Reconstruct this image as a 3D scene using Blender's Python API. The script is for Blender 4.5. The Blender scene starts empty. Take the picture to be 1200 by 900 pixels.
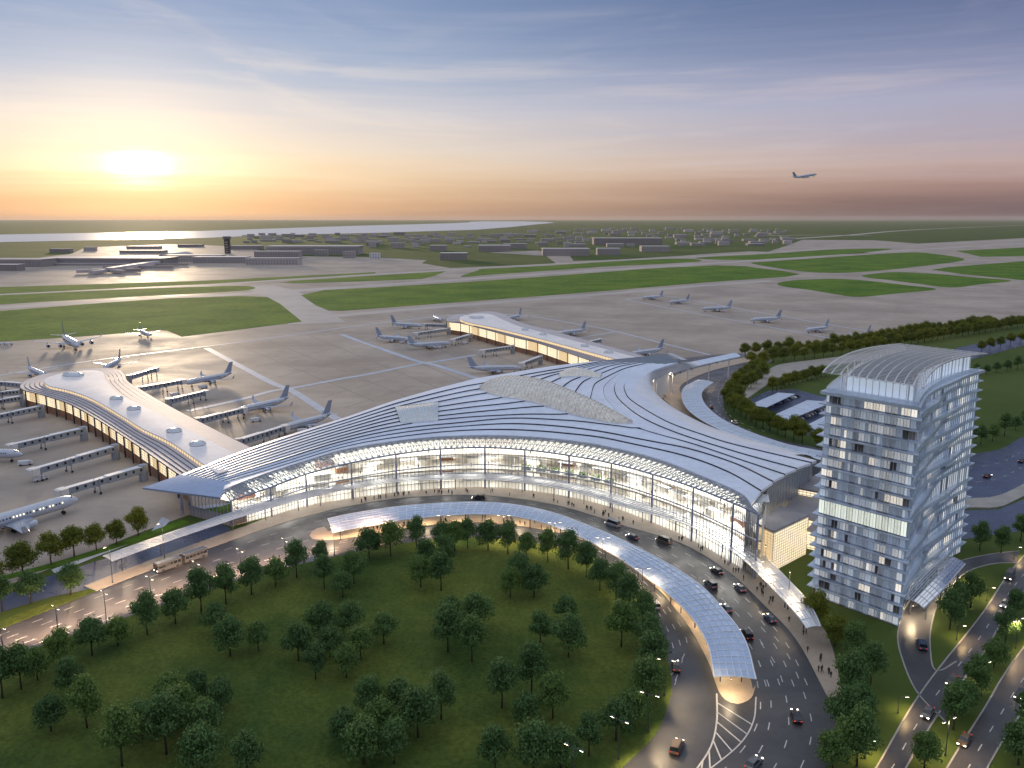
import bpy, math, random
import numpy as np
from mathutils import Vector, Matrix
from mathutils.geometry import tessellate_polygon
R = math.radians
sc = bpy.context.scene
col = sc.collection
rnd = random.Random(11)

# ---------------------------------------------------------------- camera
FPX = 1000.0                       # focal length in pixels of the 1200 x 900 photograph
PITCH = math.atan(194 / FPX)
CZ = 110.0
cp, sp = math.cos(PITCH), math.sin(PITCH)
cam = bpy.data.cameras.new('camera')
cam.sensor_width = 36.0
cam.lens = 36.0 * FPX / 1200
cam.clip_start = 1.0
cam.clip_end = 400000
camo = bpy.data.objects.new('camera', cam)
col.objects.link(camo)
camo.location = (0, 0, CZ)
camo.rotation_euler = (math.pi / 2 - PITCH, 0, 0)
sc.camera = camo

# ---------------------------------------------------------------- sky, sun, exposure
SUN_AZ, SUN_EL = R(-23.0), R(4.0)          # azimuth from +Y, negative = left
sc.view_settings.view_transform = 'Standard'
sc.view_settings.look = 'None'
sc.view_settings.exposure = 0.55
sc.view_settings.gamma = 1.0
sc.view_settings.use_curve_mapping = False
sc.cycles.use_denoising = True
sc.cycles.max_bounces = 6
sc.cycles.diffuse_bounces = 2
sc.cycles.glossy_bounces = 3
sc.cycles.transparent_max_bounces = 14
sc.cycles.transmission_bounces = 3
sc.cycles.caustics_reflective = False
sc.cycles.caustics_refractive = False
sc.cycles.sample_clamp_indirect = 4.0


def s2l(c):
    return tuple(((x / 255) / 12.92 if x / 255 <= 0.04045 else ((x / 255 + 0.055) / 1.055) ** 2.4) for x in c)


class NT:
    """small helper to write node math"""
    def __init__(self, tree):
        self.t = tree
        self.n = tree.nodes
        self.l = tree.links

    def node(self, typ, **kw):
        nd = self.n.new(typ)
        for k, v in kw.items():
            setattr(nd, k, v)
        return nd

    def put(self, sock, val):
        if hasattr(val, 'is_output'):
            self.l.new(val, sock)
        elif val is not None:
            sock.default_value = val

    def m(self, op, a, b=None, c=None, clamp=False):
        nd = self.node('ShaderNodeMath', operation=op, use_clamp=clamp)
        self.put(nd.inputs[0], a)
        if b is not None:
            self.put(nd.inputs[1], b)
        if c is not None:
            self.put(nd.inputs[2], c)
        return nd.outputs[0]

    def ramp(self, fac, stops, interp='LINEAR'):
        nd = self.node('ShaderNodeValToRGB')
        nd.color_ramp.interpolation = interp
        el = nd.color_ramp.elements
        full = lambda c: (c[0], c[1], c[2], 1) if hasattr(c, '__len__') else (c, c, c, 1)
        el[0].position = stops[0][0]
        el[0].color = full(stops[0][1])
        el[1].position = stops[-1][0]
        el[1].color = full(stops[-1][1])
        for p_, c in stops[1:-1]:
            el.new(p_).color = full(c)
        self.put(nd.inputs[0], fac)
        return nd.outputs[0]

    def mix(self, fac, a, b, mode='MIX'):
        nd = self.node('ShaderNodeMix', data_type='RGBA', blend_type=mode)
        self.put(nd.inputs[0], fac)
        for s, v in ((nd.inputs[6], a), (nd.inputs[7], b)):
            if hasattr(v, 'is_output'):
                self.l.new(v, s)
            else:
                s.default_value = (v[0], v[1], v[2], 1)
        return nd.outputs[2]

    def noise(self, vec, scale, detail=4, rough=0.55, dist=0.0):
        nd = self.node('ShaderNodeTexNoise')
        nd.inputs['Scale'].default_value = scale
        nd.inputs['Detail'].default_value = detail
        nd.inputs['Roughness'].default_value = rough
        nd.inputs['Distortion'].default_value = dist
        if vec is not None:
            self.l.new(vec, nd.inputs['Vector'])
        return nd.outputs['Fac']


world = bpy.data.worlds.new('World')
sc.world = world
world.use_nodes = True
wt = NT(world.node_tree)
wt.n.clear()
tc = wt.node('ShaderNodeTexCoord')
sep = wt.node('ShaderNodeSeparateXYZ')
wt.l.new(tc.outputs['Generated'], sep.inputs[0])
X, Y, Z = sep.outputs
hor = wt.m('SQRT', wt.m('ADD', wt.m('MULTIPLY', X, X), wt.m('MULTIPLY', Y, Y)))
sx, sy = math.sin(SUN_AZ), math.cos(SUN_AZ)
ca = wt.m('DIVIDE', wt.m('ADD', wt.m('MULTIPLY', X, sx), wt.m('MULTIPLY', Y, sy)), wt.m('MAXIMUM', hor, 1e-4))
ca = wt.m('MULTIPLY', ca, 1.0, clamp=True)
near = wt.m('POWER', ca, 6.0)
elev = wt.m('MAXIMUM', Z, 0.0)
# streaky cloud field: direction stretched flat near the horizon
comb = wt.node('ShaderNodeCombineXYZ')
inv = wt.m('DIVIDE', 1.0, wt.m('ADD', elev, 0.16))
wt.put(comb.inputs[0], wt.m('MULTIPLY', X, wt.m('MULTIPLY', inv, 0.5)))
wt.put(comb.inputs[1], wt.m('MULTIPLY', Y, wt.m('MULTIPLY', inv, 0.12)))
wt.put(comb.inputs[2], wt.m('MULTIPLY', wt.m('MULTIPLY', elev, inv), 9.0))
n1 = wt.noise(comb.outputs[0], 1.25, 8, 0.6, 0.9)
comb2 = wt.node('ShaderNodeCombineXYZ')
wt.put(comb2.inputs[0], wt.m('MULTIPLY', X, 1.3))
wt.put(comb2.inputs[1], wt.m('MULTIPLY', Y, 1.3))
wt.put(comb2.inputs[2], wt.m('MULTIPLY', Z, 34.0))
n2 = wt.noise(comb2.outputs[0], 2.2, 8, 0.62, 0.5)
eb = wt.m('ADD', elev, wt.m('MULTIPLY', wt.m('SUBTRACT', n2, 0.5), wt.m('ADD', 0.024, wt.m('MULTIPLY', elev, 0.14))))
eb = wt.m('MAXIMUM', eb, 0.0)
pos = wt.m('POWER', eb, 0.5)


def stops(lst):
    return [(math.sqrt(e), s2l(c)) for e, c in lst]


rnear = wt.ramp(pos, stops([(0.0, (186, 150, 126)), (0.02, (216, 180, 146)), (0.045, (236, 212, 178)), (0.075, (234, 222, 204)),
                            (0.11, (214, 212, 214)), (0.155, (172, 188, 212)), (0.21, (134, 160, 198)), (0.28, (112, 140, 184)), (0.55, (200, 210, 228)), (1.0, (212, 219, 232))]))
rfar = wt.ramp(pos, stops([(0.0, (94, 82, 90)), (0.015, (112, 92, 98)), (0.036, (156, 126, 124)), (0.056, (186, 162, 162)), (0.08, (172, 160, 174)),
                           (0.12, (164, 164, 190)), (0.165, (124, 132, 166)), (0.22, (90, 104, 144)), (0.3, (84, 100, 142)), (0.55, (196, 207, 228)), (1.0, (212, 219, 232))]))  # both ramps turn brighter in the unseen upper dome to light roof and apron
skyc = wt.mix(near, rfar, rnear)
# pale cirrus
cm = wt.ramp(n1, [(0.0, 0.0), (0.46, 0.0), (0.66, 1.0), (1.0, 1.0)], 'EASE')
cband = wt.ramp(pos, [(0.0, 0.0), (0.2, 0.15), (0.33, 1.0), (0.42, 0.75), (0.5, 0.1), (1.0, 0.35)])
cloudc = wt.mix(near, s2l((206, 190, 198)), s2l((246, 234, 218)))
cloudm = wt.m('MULTIPLY', wt.m('MULTIPLY', cm, cband), 0.36)
skyc = wt.mix(cloudm, skyc, cloudc)
# glow round the setting sun
sd = Vector((sx * math.cos(R(2.9)), sy * math.cos(R(2.9)), math.sin(R(2.9))))
dot = wt.m('ADD', wt.m('ADD', wt.m('MULTIPLY', X, sd.x), wt.m('MULTIPLY', Y, sd.y)), wt.m('MULTIPLY', Z, sd.z))
dot = wt.m('MULTIPLY', dot, 1.0, clamp=True)
daz = wt.m('SUBTRACT', wt.m('MULTIPLY', X, sy), wt.m('MULTIPLY', Y, sx))
dele = wt.m('ADD', wt.m('SUBTRACT', Z, sd.z), wt.m('MULTIPLY', wt.m('SUBTRACT', n2, 0.5), 0.05))


def blob(wx, wz):
    a, b = wt.m('DIVIDE', daz, wx), wt.m('DIVIDE', dele, wz)
    return wt.m('MULTIPLY', wt.m('EXPONENT', wt.m('MULTIPLY', wt.m('ADD', wt.m('MULTIPLY', a, a), wt.m('MULTIPLY', b, b)), -1.0)), wt.m('GREATER_THAN', dot, 0.5))


g1 = wt.m('ADD', wt.m('MULTIPLY', blob(0.024, 0.012), 1.9), wt.m('MULTIPLY', blob(0.11, 0.014), 0.3))
g2 = wt.m('MULTIPLY', wt.m('POWER', dot, 200.0), 0.24)
g3 = wt.m('MULTIPLY', wt.m('POWER', dot, 60.0), 0.03)
skyc = wt.mix(g1, skyc, s2l((255, 240, 205)), 'ADD')
skyc = wt.mix(g2, skyc, s2l((255, 224, 160)), 'ADD')
skyc = wt.mix(g3, skyc, s2l((255, 205, 140)), 'ADD')
nish = wt.node('ShaderNodeTexSky', sky_type='NISHITA')
nish.sun_disc = False
nish.sun_elevation = SUN_EL
nish.sun_rotation = SUN_AZ
bg1 = wt.node('ShaderNodeBackground')
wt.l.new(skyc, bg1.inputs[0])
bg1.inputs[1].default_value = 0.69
bg2 = wt.node('ShaderNodeBackground')
wt.l.new(nish.outputs[0], bg2.inputs[0])
bg2.inputs[1].default_value = 0.004
addb = wt.node('ShaderNodeAddShader')
wt.l.new(bg1.outputs[0], addb.inputs[0])
wt.l.new(bg2.outputs[0], addb.inputs[1])
wout = wt.node('ShaderNodeOutputWorld')
wt.l.new(addb.outputs[0], wout.inputs[0])

sun = bpy.data.lights.new('sun', 'SUN')
sun.energy = 1.35
sun.angle = R(3.0)
sun.color = (1.0, 0.76, 0.5)
suno = bpy.data.objects.new('sun', sun)
col.objects.link(suno)
dirv = Vector((math.sin(SUN_AZ) * math.cos(SUN_EL), math.cos(SUN_AZ) * math.cos(SUN_EL), math.sin(SUN_EL)))
suno.rotation_euler = dirv.to_track_quat('Z', 'Y').to_euler()
suno.location = (-300, 600, 200)

# ---------------------------------------------------------------- helpers


def P(u, v, z=0.0):
    """world point at height z seen at pixel (u, v) of the photograph"""
    a = (u - 600) / FPX
    b = (450 - v) / FPX
    dz = min(-sp + b * cp, -0.0014)
    t = (z - CZ) / dz
    return Vector((a * t, (cp + b * sp) * t, z))


def zat(p, v):
    """height at ground position p that is seen at pixel row v"""
    b = (450 - v) / FPX
    return CZ - p[1] * (sp - b * cp) / (cp + b * sp)


def cr(pts, n, closed=False):
    """Catmull-Rom through pts, resampled to n points equally spaced"""
    a = np.array([list(p) for p in pts], float)
    if len(a) == 2:
        t = np.linspace(0, 1, n)[:, None]
        return a[0] * (1 - t) + a[1] * t
    if closed:
        ext = np.vstack([a[-1], a, a[0], a[1]])
    else:
        ext = np.vstack([2 * a[0] - a[1], a, 2 * a[-1] - a[-2]])
    out = []
    m = 24
    for i in range(len(ext) - 3):
        p0, p1, p2, p3 = ext[i:i + 4]
        t = np.linspace(0, 1, m, endpoint=False)[:, None]
        out.append(0.5 * (2 * p1 + (p2 - p0) * t + (2 * p0 - 5 * p1 + 4 * p2 - p3) * t ** 2 + (3 * p1 - p0 - 3 * p2 + p3) * t ** 3))
    out.append(ext[-2][None])
    d = np.vstack(out)
    return resample(d, n)


def resample(d, n):
    L = np.concatenate([[0], np.cumsum(np.linalg.norm(np.diff(d[:, :2], axis=0), axis=1))])
    s = np.linspace(0, L[-1], n)
    return np.stack([np.interp(s, L, d[:, k]) for k in range(d.shape[1])], 1)


def length(c):
    return float(np.sum(np.linalg.norm(np.diff(c[:, :2], axis=0), axis=1)))


def pxc(pts, n, z=0.0):
    return cr([P(u, v, z) for u, v in pts], n)


def normals(c):
    """left-hand unit normals in plan"""
    t = np.gradient(c[:, :2], axis=0)
    t /= np.maximum(np.linalg.norm(t, axis=1)[:, None], 1e-9)
    return np.stack([-t[:, 1], t[:, 0]], 1)


def offset(c, d):
    o = c.copy()
    o[:, :2] += normals(c) * (d if np.isscalar(d) else np.asarray(d)[:, None])
    return o


def nearest_on(c, ref):
    """for each point of ref the closest point of polyline c (c resampled finely)"""
    f = resample(c, 600)
    d = ((ref[:, None, :2] - f[None, :, :2]) ** 2).sum(-1)
    return f[d.argmin(1)]


def tag(o, label=None, cat=None, group=None, kind=None):
    if label:
        o['label'] = label
    if cat:
        o['category'] = cat
    if group:
        o['group'] = group
    if kind:
        o['kind'] = kind
    return o


def empty(name, loc=(0, 0, 0), rz=0.0, label=None, cat=None, group=None):
    o = bpy.data.objects.new(name, None)
    o.empty_display_size = 0.5
    o.location = loc
    o.rotation_euler = (0, 0, rz)
    col.objects.link(o)
    return tag(o, label, cat, group)


def link(name, me, parent=None, loc=None, rz=None):
    o = bpy.data.objects.new(name, me)
    col.objects.link(o)
    if parent is not None:
        o.parent = parent
    if loc is not None:
        o.location = loc
    if rz is not None:
        o.rotation_euler = (0, 0, rz)
    return o


class MB:
    def __init__(self):
        self.v = []
        self.f = []
        self.mi = []

    def add(self, vs, fs, mi=0):
        b = len(self.v)
        self.v.extend([tuple(map(float, p)) for p in vs])
        for f in fs:
            self.f.append([i + b for i in f])
            self.mi.append(mi)
        return self

    def quad(self, a, b, c, d, mi=0):
        return self.add([a, b, c, d], [[0, 1, 2, 3]], mi)

    def box(self, c, s, rz=0.0, mi=0):
        ca_, sa_ = math.cos(rz), math.sin(rz)
        vs = []
        for dz in (-.5, .5):
            for dx, dy in ((-.5, -.5), (.5, -.5), (.5, .5), (-.5, .5)):
                x, y = dx * s[0], dy * s[1]
                vs.append((c[0] + x * ca_ - y * sa_, c[1] + x * sa_ + y * ca_, c[2] + dz * s[2]))
        return self.add(vs, [[3, 2, 1, 0], [4, 5, 6, 7], [0, 1, 5, 4], [1, 2, 6, 5], [2, 3, 7, 6], [3, 0, 4, 7]], mi)

    def bar(self, p0, p1, w, h=None, mi=0):
        """rectangular bar between two points"""
        h = h or w
        p0, p1 = Vector(p0), Vector(p1)
        d = (p1 - p0)
        if d.length < 1e-6:
            return self
        d.normalize()
        up = Vector((0, 0, 1)) if abs(d.z) < 0.95 else Vector((1, 0, 0))
        s = d.cross(up).normalized()
        u = s.cross(d)
        vs = []
        for p in (p0, p1):
            for a, b in ((-1, -1), (1, -1), (1, 1), (-1, 1)):
                vs.append(p + s * (a * w / 2) + u * (b * h / 2))
        return self.add(vs, [[3, 2, 1, 0], [4, 5, 6, 7], [0, 1, 5, 4], [1, 2, 6, 5], [2, 3, 7, 6], [3, 0, 4, 7]], mi)

    def tube(self, pts, rs, n=6, mi=0, cap=True):
        pts = [Vector(p) for p in pts]
        if np.isscalar(rs):
            rs = [rs] * len(pts)
        rings = []
        for i, p in enumerate(pts):
            d = (pts[min(i + 1, len(pts) - 1)] - pts[max(i - 1, 0)]).normalized()
            up = Vector((0, 0, 1)) if abs(d.z) < 0.9 else Vector((1, 0, 0))
            s = d.cross(up).normalized()
            u = s.cross(d)
            rings.append([p + (s * math.cos(2 * math.pi * k / n) + u * math.sin(2 * math.pi * k / n)) * rs[i] for k in range(n)])
        return self.loft(rings, mi, cap)

    def loft(self, rings, mi=0, cap=True):
        n = len(rings[0])
        vs = [p for r in rings for p in r]
        fs = []
        for i in range(len(rings) - 1):
            for k in range(n):
                a, b = i * n + k, i * n + (k + 1) % n
                fs.append([a, b, b + n, a + n])
        if cap:
            fs.append(list(range(n))[::-1])
            fs.append([(len(rings) - 1) * n + k for k in range(n)])
        return self.add(vs, fs, mi)

    def grid(self, rows, mi=0):
        n = len(rows[0])
        vs = [p for r in rows for p in r]
        fs = []
        for i in range(len(rows) - 1):
            for k in range(n - 1):
                a = i * n + k
                fs.append([a, a + 1, a + n + 1, a + n])
        return self.add(vs, fs, mi)

    def prism(self, poly, z0, z1, mi=0, mside=None, bottom=False):
        """extruded polygon; z0/z1 numbers"""
        poly = [(p[0], p[1]) for p in poly]
        ar = sum(poly[i][0] * poly[(i + 1) % len(poly)][1] - poly[(i + 1) % len(poly)][0] * poly[i][1] for i in range(len(poly)))
        if ar < 0:
            poly = poly[::-1]
        n = len(poly)
        tris = tessellate_polygon([[Vector((x, y, 0)) for x, y in poly]])
        def up(t):
            a, b, c = (poly[i] for i in t)
            return (b[0] - a[0]) * (c[1] - a[1]) - (b[1] - a[1]) * (c[0] - a[0]) > 0
        tris = [list(t) if up(t) else list(t)[::-1] for t in tris]
        self.add([(x, y, z1) for x, y in poly], tris, mi)
        if z0 is not None and z0 < z1:
            vs = [(x, y, z0) for x, y in poly] + [(x, y, z1) for x, y in poly]
            self.add(vs, [[i, (i + 1) % n, n + (i + 1) % n, n + i] for i in range(n)], mi if mside is None else mside)
            if bottom:
                self.add([(x, y, z0) for x, y in poly], [t[::-1] for t in tris], mi)
        return self

    def mesh(self, name, mats, smooth=False):
        me = bpy.data.meshes.new(name)
        me.from_pydata(self.v, [], self.f)
        for m_ in (mats if isinstance(mats, (list, tuple)) else [mats]):
            me.materials.append(m_)
        if len(me.materials) > 1:
            me.polygons.foreach_set('material_index', self.mi)
        if smooth:
            me.polygons.foreach_set('use_smooth', [True] * len(me.polygons))
        me.update()
        return me

    def build(self, name, mats, parent=None, smooth=False, label=None, cat=None, group=None, kind=None):
        o = link(name, self.mesh(name, mats, smooth), parent)
        return tag(o, label, cat, group, kind)


ORD = ['', 'first', 'second', 'third', 'fourth', 'fifth', 'sixth', 'seventh', 'eighth', 'ninth', 'tenth', 'eleventh', 'twelfth',
       'thirteenth', 'fourteenth', 'fifteenth', 'sixteenth', 'seventeenth', 'eighteenth', 'nineteenth', 'twentieth']


def ordn(i):
    if i < len(ORD):
        return ORD[i]
    s = {1: 'st', 2: 'nd', 3: 'rd'}.get(i % 10 if i % 100 not in (11, 12, 13) else 0, 'th')
    return '%d%s' % (i, s)


def proj(p):
    w = CZ - p[2]
    dep = p[1] * cp + w * sp
    return 600 + FPX * p[0] / dep, 450 - FPX * (p[1] * sp - w * cp) / dep


def copy_tree(root, loc, rz, label, group=None, scale=None):
    r = root.copy()
    col.objects.link(r)
    r.location = loc
    r.rotation_euler = (0, 0, rz)
    if scale:
        r.scale = (scale,) * 3
    r['label'] = label
    if group:
        r['group'] = group
    for ch in list(root.children):
        c = ch.copy()
        col.objects.link(c)
        c.parent = r
        for g in list(ch.children):
            d = g.copy()
            col.objects.link(d)
            d.parent = c
    return r


def put(root, used, loc, rz, label, group=None, scale=None):
    """place the prototype itself the first time, copies of it afterwards"""
    if root.name not in used:
        used.add(root.name)
        root.location = loc
        root.rotation_euler = (0, 0, rz)
        if scale:
            root.scale = (scale,) * 3
        root['label'] = label
        if group:
            root['group'] = group
        return root
    return copy_tree(root, loc, rz, label, group, scale)


USED = set()

# ---------------------------------------------------------------- materials


def pm(name, c, rough=0.6, metal=0.0, spec=0.5, var=0.0, vscale=0.3, bump=0.0, bscale=2.0, emit=None, estr=0.0, rvar=0.0, c2=None, objvar=0.0, det=5, obj=False, fine=0.0):
    m = bpy.data.materials.new(name)
    m.use_nodes = True
    t = NT(m.node_tree)
    b = t.n['Principled BSDF']
    b.inputs['Base Color'].default_value = (c[0], c[1], c[2], 1)
    b.inputs['Roughness'].default_value = rough
    b.inputs['Metallic'].default_value = metal
    b.inputs['Specular IOR Level'].default_value = spec
    src = None
    if var or rvar or bump or c2:
        if obj:
            src = t.node('ShaderNodeTexCoord').outputs['Object']
        else:
            src = t.node('ShaderNodeNewGeometry').outputs['Position']
    if var or c2:
        n = t.noise(src, vscale, det, 0.6)
        if c2 is None:
            lo = tuple(x * (1 - var) for x in c)
            hi = tuple(min(x * (1 + var), 1) for x in c)
        else:
            lo, hi = c, c2
        cc = t.ramp(n, [(0.0, lo), (0.36, lo), (0.64, hi), (1.0, hi)])
        n2 = t.noise(src, vscale * 7.3, 3, 0.6)
        cc = t.mix(0.5, cc, t.ramp(n2, [(0.0, 0.55), (0.5, 1.0), (1.0, 1.3)]), 'MULTIPLY')
        if fine:
            n3 = t.noise(src, fine, 4, 0.7)
            cc = t.mix(0.8, cc, t.ramp(n3, [(0.25, 0.45), (0.5, 1.0), (0.75, 1.5)]), 'MULTIPLY')
        if objvar:
            oi = t.node('ShaderNodeObjectInfo')
            cc = t.mix(1.0, cc, t.ramp(oi.outputs['Random'], [(0.0, 1 - objvar), (1.0, 1 + objvar)]), 'MULTIPLY')
        t.l.new(cc, b.inputs['Base Color'])
    elif objvar:
        oi = t.node('ShaderNodeObjectInfo')
        cc = t.mix(1.0, c, t.ramp(oi.outputs['Random'], [(0.0, 1 - objvar), (1.0, 1 + objvar)]), 'MULTIPLY')
        t.l.new(cc, b.inputs['Base Color'])
    if rvar:
        n = t.noise(src, vscale * 1.7, 5, 0.65, 0.6)
        t.l.new(t.ramp(n, [(0.3, max(rough - rvar, 0.03)), (0.7, min(rough + rvar, 1))]), b.inputs['Roughness'])
    if bump:
        n = t.noise(src, bscale, 6, 0.65)
        bp = t.node('ShaderNodeBump')
        bp.inputs['Strength'].default_value = bump
        bp.inputs['Distance'].default_value = 0.3
        t.l.new(n, bp.inputs['Height'])
        t.l.new(bp.outputs[0], b.inputs['Normal'])
    if emit:
        b.inputs['Emission Color'].default_value = (emit[0], emit[1], emit[2], 1)
        b.inputs['Emission Strength'].default_value = estr
    return m


def glass(name, tint, refl=0.35, trans=0.9, rough=0.04, body=None, bodyamt=0.0):
    """thin pane: transparent + mirror by angle (+ a little pale body for fritted glass)"""
    m = bpy.data.materials.new(name)
    m.use_nodes = True
    t = NT(m.node_tree)
    t.n.remove(t.n['Principled BSDF'])
    out = t.n['Material Output']
    tr = t.node('ShaderNodeBsdfTransparent')
    tr.inputs[0].default_value = (tint[0] * trans, tint[1] * trans, tint[2] * trans, 1)
    gl = t.node('ShaderNodeBsdfGlossy')
    gl.inputs['Roughness'].default_value = rough
    lw = t.node('ShaderNodeLayerWeight')
    lw.inputs['Blend'].default_value = refl
    mx = t.node('ShaderNodeMixShader')
    t.l.new(lw.outputs['Fresnel'], mx.inputs[0])
    base = tr.outputs[0]
    if body:
        df = t.node('ShaderNodeBsdfDiffuse')
        df.inputs[0].default_value = (*body, 1)
        tl = t.node('ShaderNodeBsdfTranslucent')
        tl.inputs[0].default_value = (*body, 1)
        m2 = t.node('ShaderNodeMixShader')
        m2.inputs[0].default_value = 0.5
        t.l.new(df.outputs[0], m2.inputs[1])
        t.l.new(tl.outputs[0], m2.inputs[2])
        m3 = t.node('ShaderNodeMixShader')
        m3.inputs[0].default_value = bodyamt
        t.l.new(base, m3.inputs[1])
        t.l.new(m2.outputs[0], m3.inputs[2])
        base = m3.outputs[0]
    t.l.new(base, mx.inputs[1])
    t.l.new(gl.outputs[0], mx.inputs[2])
    t.l.new(mx.outputs[0], out.inputs[0])
    return m


def leafmat(name, c1, c2):
    m = bpy.data.materials.new(name)
    m.use_nodes = True
    t = NT(m.node_tree)
    b = t.n['Principled BSDF']
    g = t.node('ShaderNodeNewGeometry')
    oi = t.node('ShaderNodeObjectInfo')
    n = t.noise(t.node('ShaderNodeTexCoord').outputs['Object'], 0.9, 3)
    f = t.m('ADD', t.m('MULTIPLY', n, 0.6), t.m('MULTIPLY', g.outputs['Random Per Island'], 0.45))
    cc = t.ramp(f, [(0.2, c1), (0.8, c2)])
    cc = t.mix(1.0, cc, t.ramp(oi.outputs['Random'], [(0.0, (0.75, 0.8, 0.8)), (0.5, (1, 1, 1)), (1.0, (1.3, 1.15, 0.85))]), 'MULTIPLY')
    t.l.new(cc, b.inputs['Base Color'])
    b.inputs['Roughness'].default_value = 0.65
    b.inputs['Specular IOR Level'].default_value = 0.2
    tl = t.node('ShaderNodeBsdfTranslucent')
    t.l.new(cc, tl.inputs[0])
    mx = t.node('ShaderNodeMixShader')
    mx.inputs[0].default_value = 0.3
    t.l.new(b.outputs[0], mx.inputs[1])
    t.l.new(tl.outputs[0], mx.inputs[2])
    t.l.new(mx.outputs[0], t.n['Material Output'].inputs[0])
    return m


M = {}
M['ground'] = pm('ground_grass', (0.05, 0.085, 0.018), 0.9, spec=0.1, c2=(0.085, 0.115, 0.028), vscale=0.004, bump=0.3, bscale=0.05)
M['field'] = pm('infield_grass', (0.045, 0.125, 0.008), 0.9, spec=0.1, c2=(0.11, 0.19, 0.018), vscale=0.014, bump=0.3, bscale=0.2, fine=0.12)
M['lawn'] = pm('lawn_grass', (0.04, 0.075, 0.016), 0.95, spec=0.1, c2=(0.115, 0.14, 0.028), vscale=0.028, bump=0.6, bscale=1.2, fine=0.9)
M['apron'] = pm('apron_concrete', (0.3, 0.25, 0.212), 0.62, spec=0.1, c2=(0.43, 0.365, 0.31), vscale=0.011, rvar=0.1)
M['taxi'] = pm('taxiway_paving', (0.44, 0.4, 0.37), 0.7, spec=0.2, var=0.08, vscale=0.01)
M['joint'] = pm('apron_joint', (0.22, 0.185, 0.16), 0.6, var=0.1)
M['line'] = pm('pale_line_paint', (0.42, 0.45, 0.52), 0.45, var=0.1, vscale=0.1)
M['asphalt'] = pm('road_asphalt', (0.036, 0.037, 0.044), 0.4, spec=0.5, c2=(0.064, 0.062, 0.066), vscale=0.06, rvar=0.12, bump=0.05, bscale=3)
M['yard'] = pm('blue_black_asphalt', (0.028, 0.042, 0.09), 0.32, c2=(0.045, 0.062, 0.12), vscale=0.08, rvar=0.12)
M['white'] = pm('white_paint', (0.5, 0.5, 0.5), 0.5, var=0.1, vscale=0.8)
M['paving'] = pm('tan_paving', (0.36, 0.28, 0.21), 0.6, c2=(0.43, 0.345, 0.265), vscale=0.12, bump=0.05)
M['walk'] = pm('grey_paving', (0.27, 0.255, 0.23), 0.65, c2=(0.34, 0.32, 0.29), vscale=0.15)
M['kerb'] = pm('kerb_stone', (0.32, 0.31, 0.3), 0.7, var=0.1)
M['water'] = pm('river_water', (0.6, 0.58, 0.58), 0.4, spec=0.3, bump=0.0)
M['roof'] = pm('roof_metal', (0.7, 0.76, 0.88), 0.36, metal=0.12, var=0.05, vscale=0.05, rvar=0.06)
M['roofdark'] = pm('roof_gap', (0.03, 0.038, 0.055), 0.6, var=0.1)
M['roofblue'] = pm('blue_roof_metal', (0.3, 0.38, 0.55), 0.35, metal=0.4, var=0.06, vscale=0.05)
M['roofend'] = pm('dark_roof_metal', (0.14, 0.17, 0.21), 0.45, metal=0.3, var=0.1, vscale=0.1)
M['white_metal'] = pm('white_metal', (0.74, 0.76, 0.8), 0.35, metal=0.1, var=0.05, vscale=0.1)
M['pinkroof'] = pm('pale_membrane_roof', (0.8, 0.76, 0.76), 0.65, spec=0.25, var=0.06, vscale=0.06)
M['stripe'] = pm('grey_standing_seam', (0.48, 0.44, 0.46), 0.55, metal=0.1, var=0.06, vscale=0.1)
M['steel'] = pm('blue_grey_steel', (0.3, 0.34, 0.48), 0.4, metal=0.5, var=0.08)
M['darksteel'] = pm('dark_steel', (0.06, 0.055, 0.06), 0.5, metal=0.5, var=0.1)
M['mullion'] = pm('mullion_metal', (0.34, 0.37, 0.46), 0.4, metal=0.4)
M['glass'] = glass('clear_facade_glass', (0.93, 0.96, 1.0), 0.3, 0.95)
M['slopeglass'] = glass('sloped_edge_glass', (0.85, 0.93, 1.0), 0.35, 0.9, body=(0.85, 0.9, 0.98), bodyamt=0.24)
M['canopyglass'] = glass('fritted_canopy_glass', (0.85, 0.93, 1.0), 0.3, 0.9, rough=0.35, body=(0.68, 0.76, 0.9), bodyamt=0.42)
M['bluecanopy'] = pm('pale_blue_canopy_panel', (0.42, 0.52, 0.7), 0.42, metal=0.15, var=0.1, vscale=0.3)
M['paleblue'] = pm('white_blue_canopy_panel', (0.6, 0.68, 0.8), 0.3, metal=0.2, var=0.06, vscale=0.2)
M['lattice'] = pm('cream_lattice', (0.76, 0.71, 0.62), 0.4, metal=0.2, var=0.12, vscale=0.5)
M['floor'] = pm('terrazzo_floor', (0.76, 0.72, 0.65), 0.3, var=0.06, vscale=0.1)
M['ceiling'] = pm('white_ceiling', (0.8, 0.79, 0.76), 0.6, var=0.03)
M['inwall'] = pm('cream_wall', (0.8, 0.76, 0.68), 0.6, c2=(0.85, 0.82, 0.76), vscale=0.2)
M['brownwall'] = pm('copper_brown_panel', (0.32, 0.16, 0.09), 0.5, var=0.15, vscale=0.3)
M['lamp'] = pm('ceiling_lamp', (0.9, 0.9, 0.9), 0.5, emit=(1, 0.93, 0.8), estr=10)
M['warmwin'] = pm('warm_lit_glass', (0.3, 0.24, 0.16), 0.15, emit=(1.0, 0.74, 0.4), estr=0.62, var=0.2, vscale=0.25)
M['warmwin2'] = pm('bright_lit_glass', (0.3, 0.24, 0.16), 0.15, emit=(1.0, 0.82, 0.55), estr=0.85, var=0.2, vscale=0.25)
M['plane'] = pm('aircraft_white', (0.52, 0.56, 0.64), 0.25, spec=0.6, var=0.04, vscale=0.2, obj=True)
M['planegrey'] = pm('aircraft_grey', (0.36, 0.4, 0.48), 0.3, metal=0.3, var=0.06, obj=True)
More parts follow.
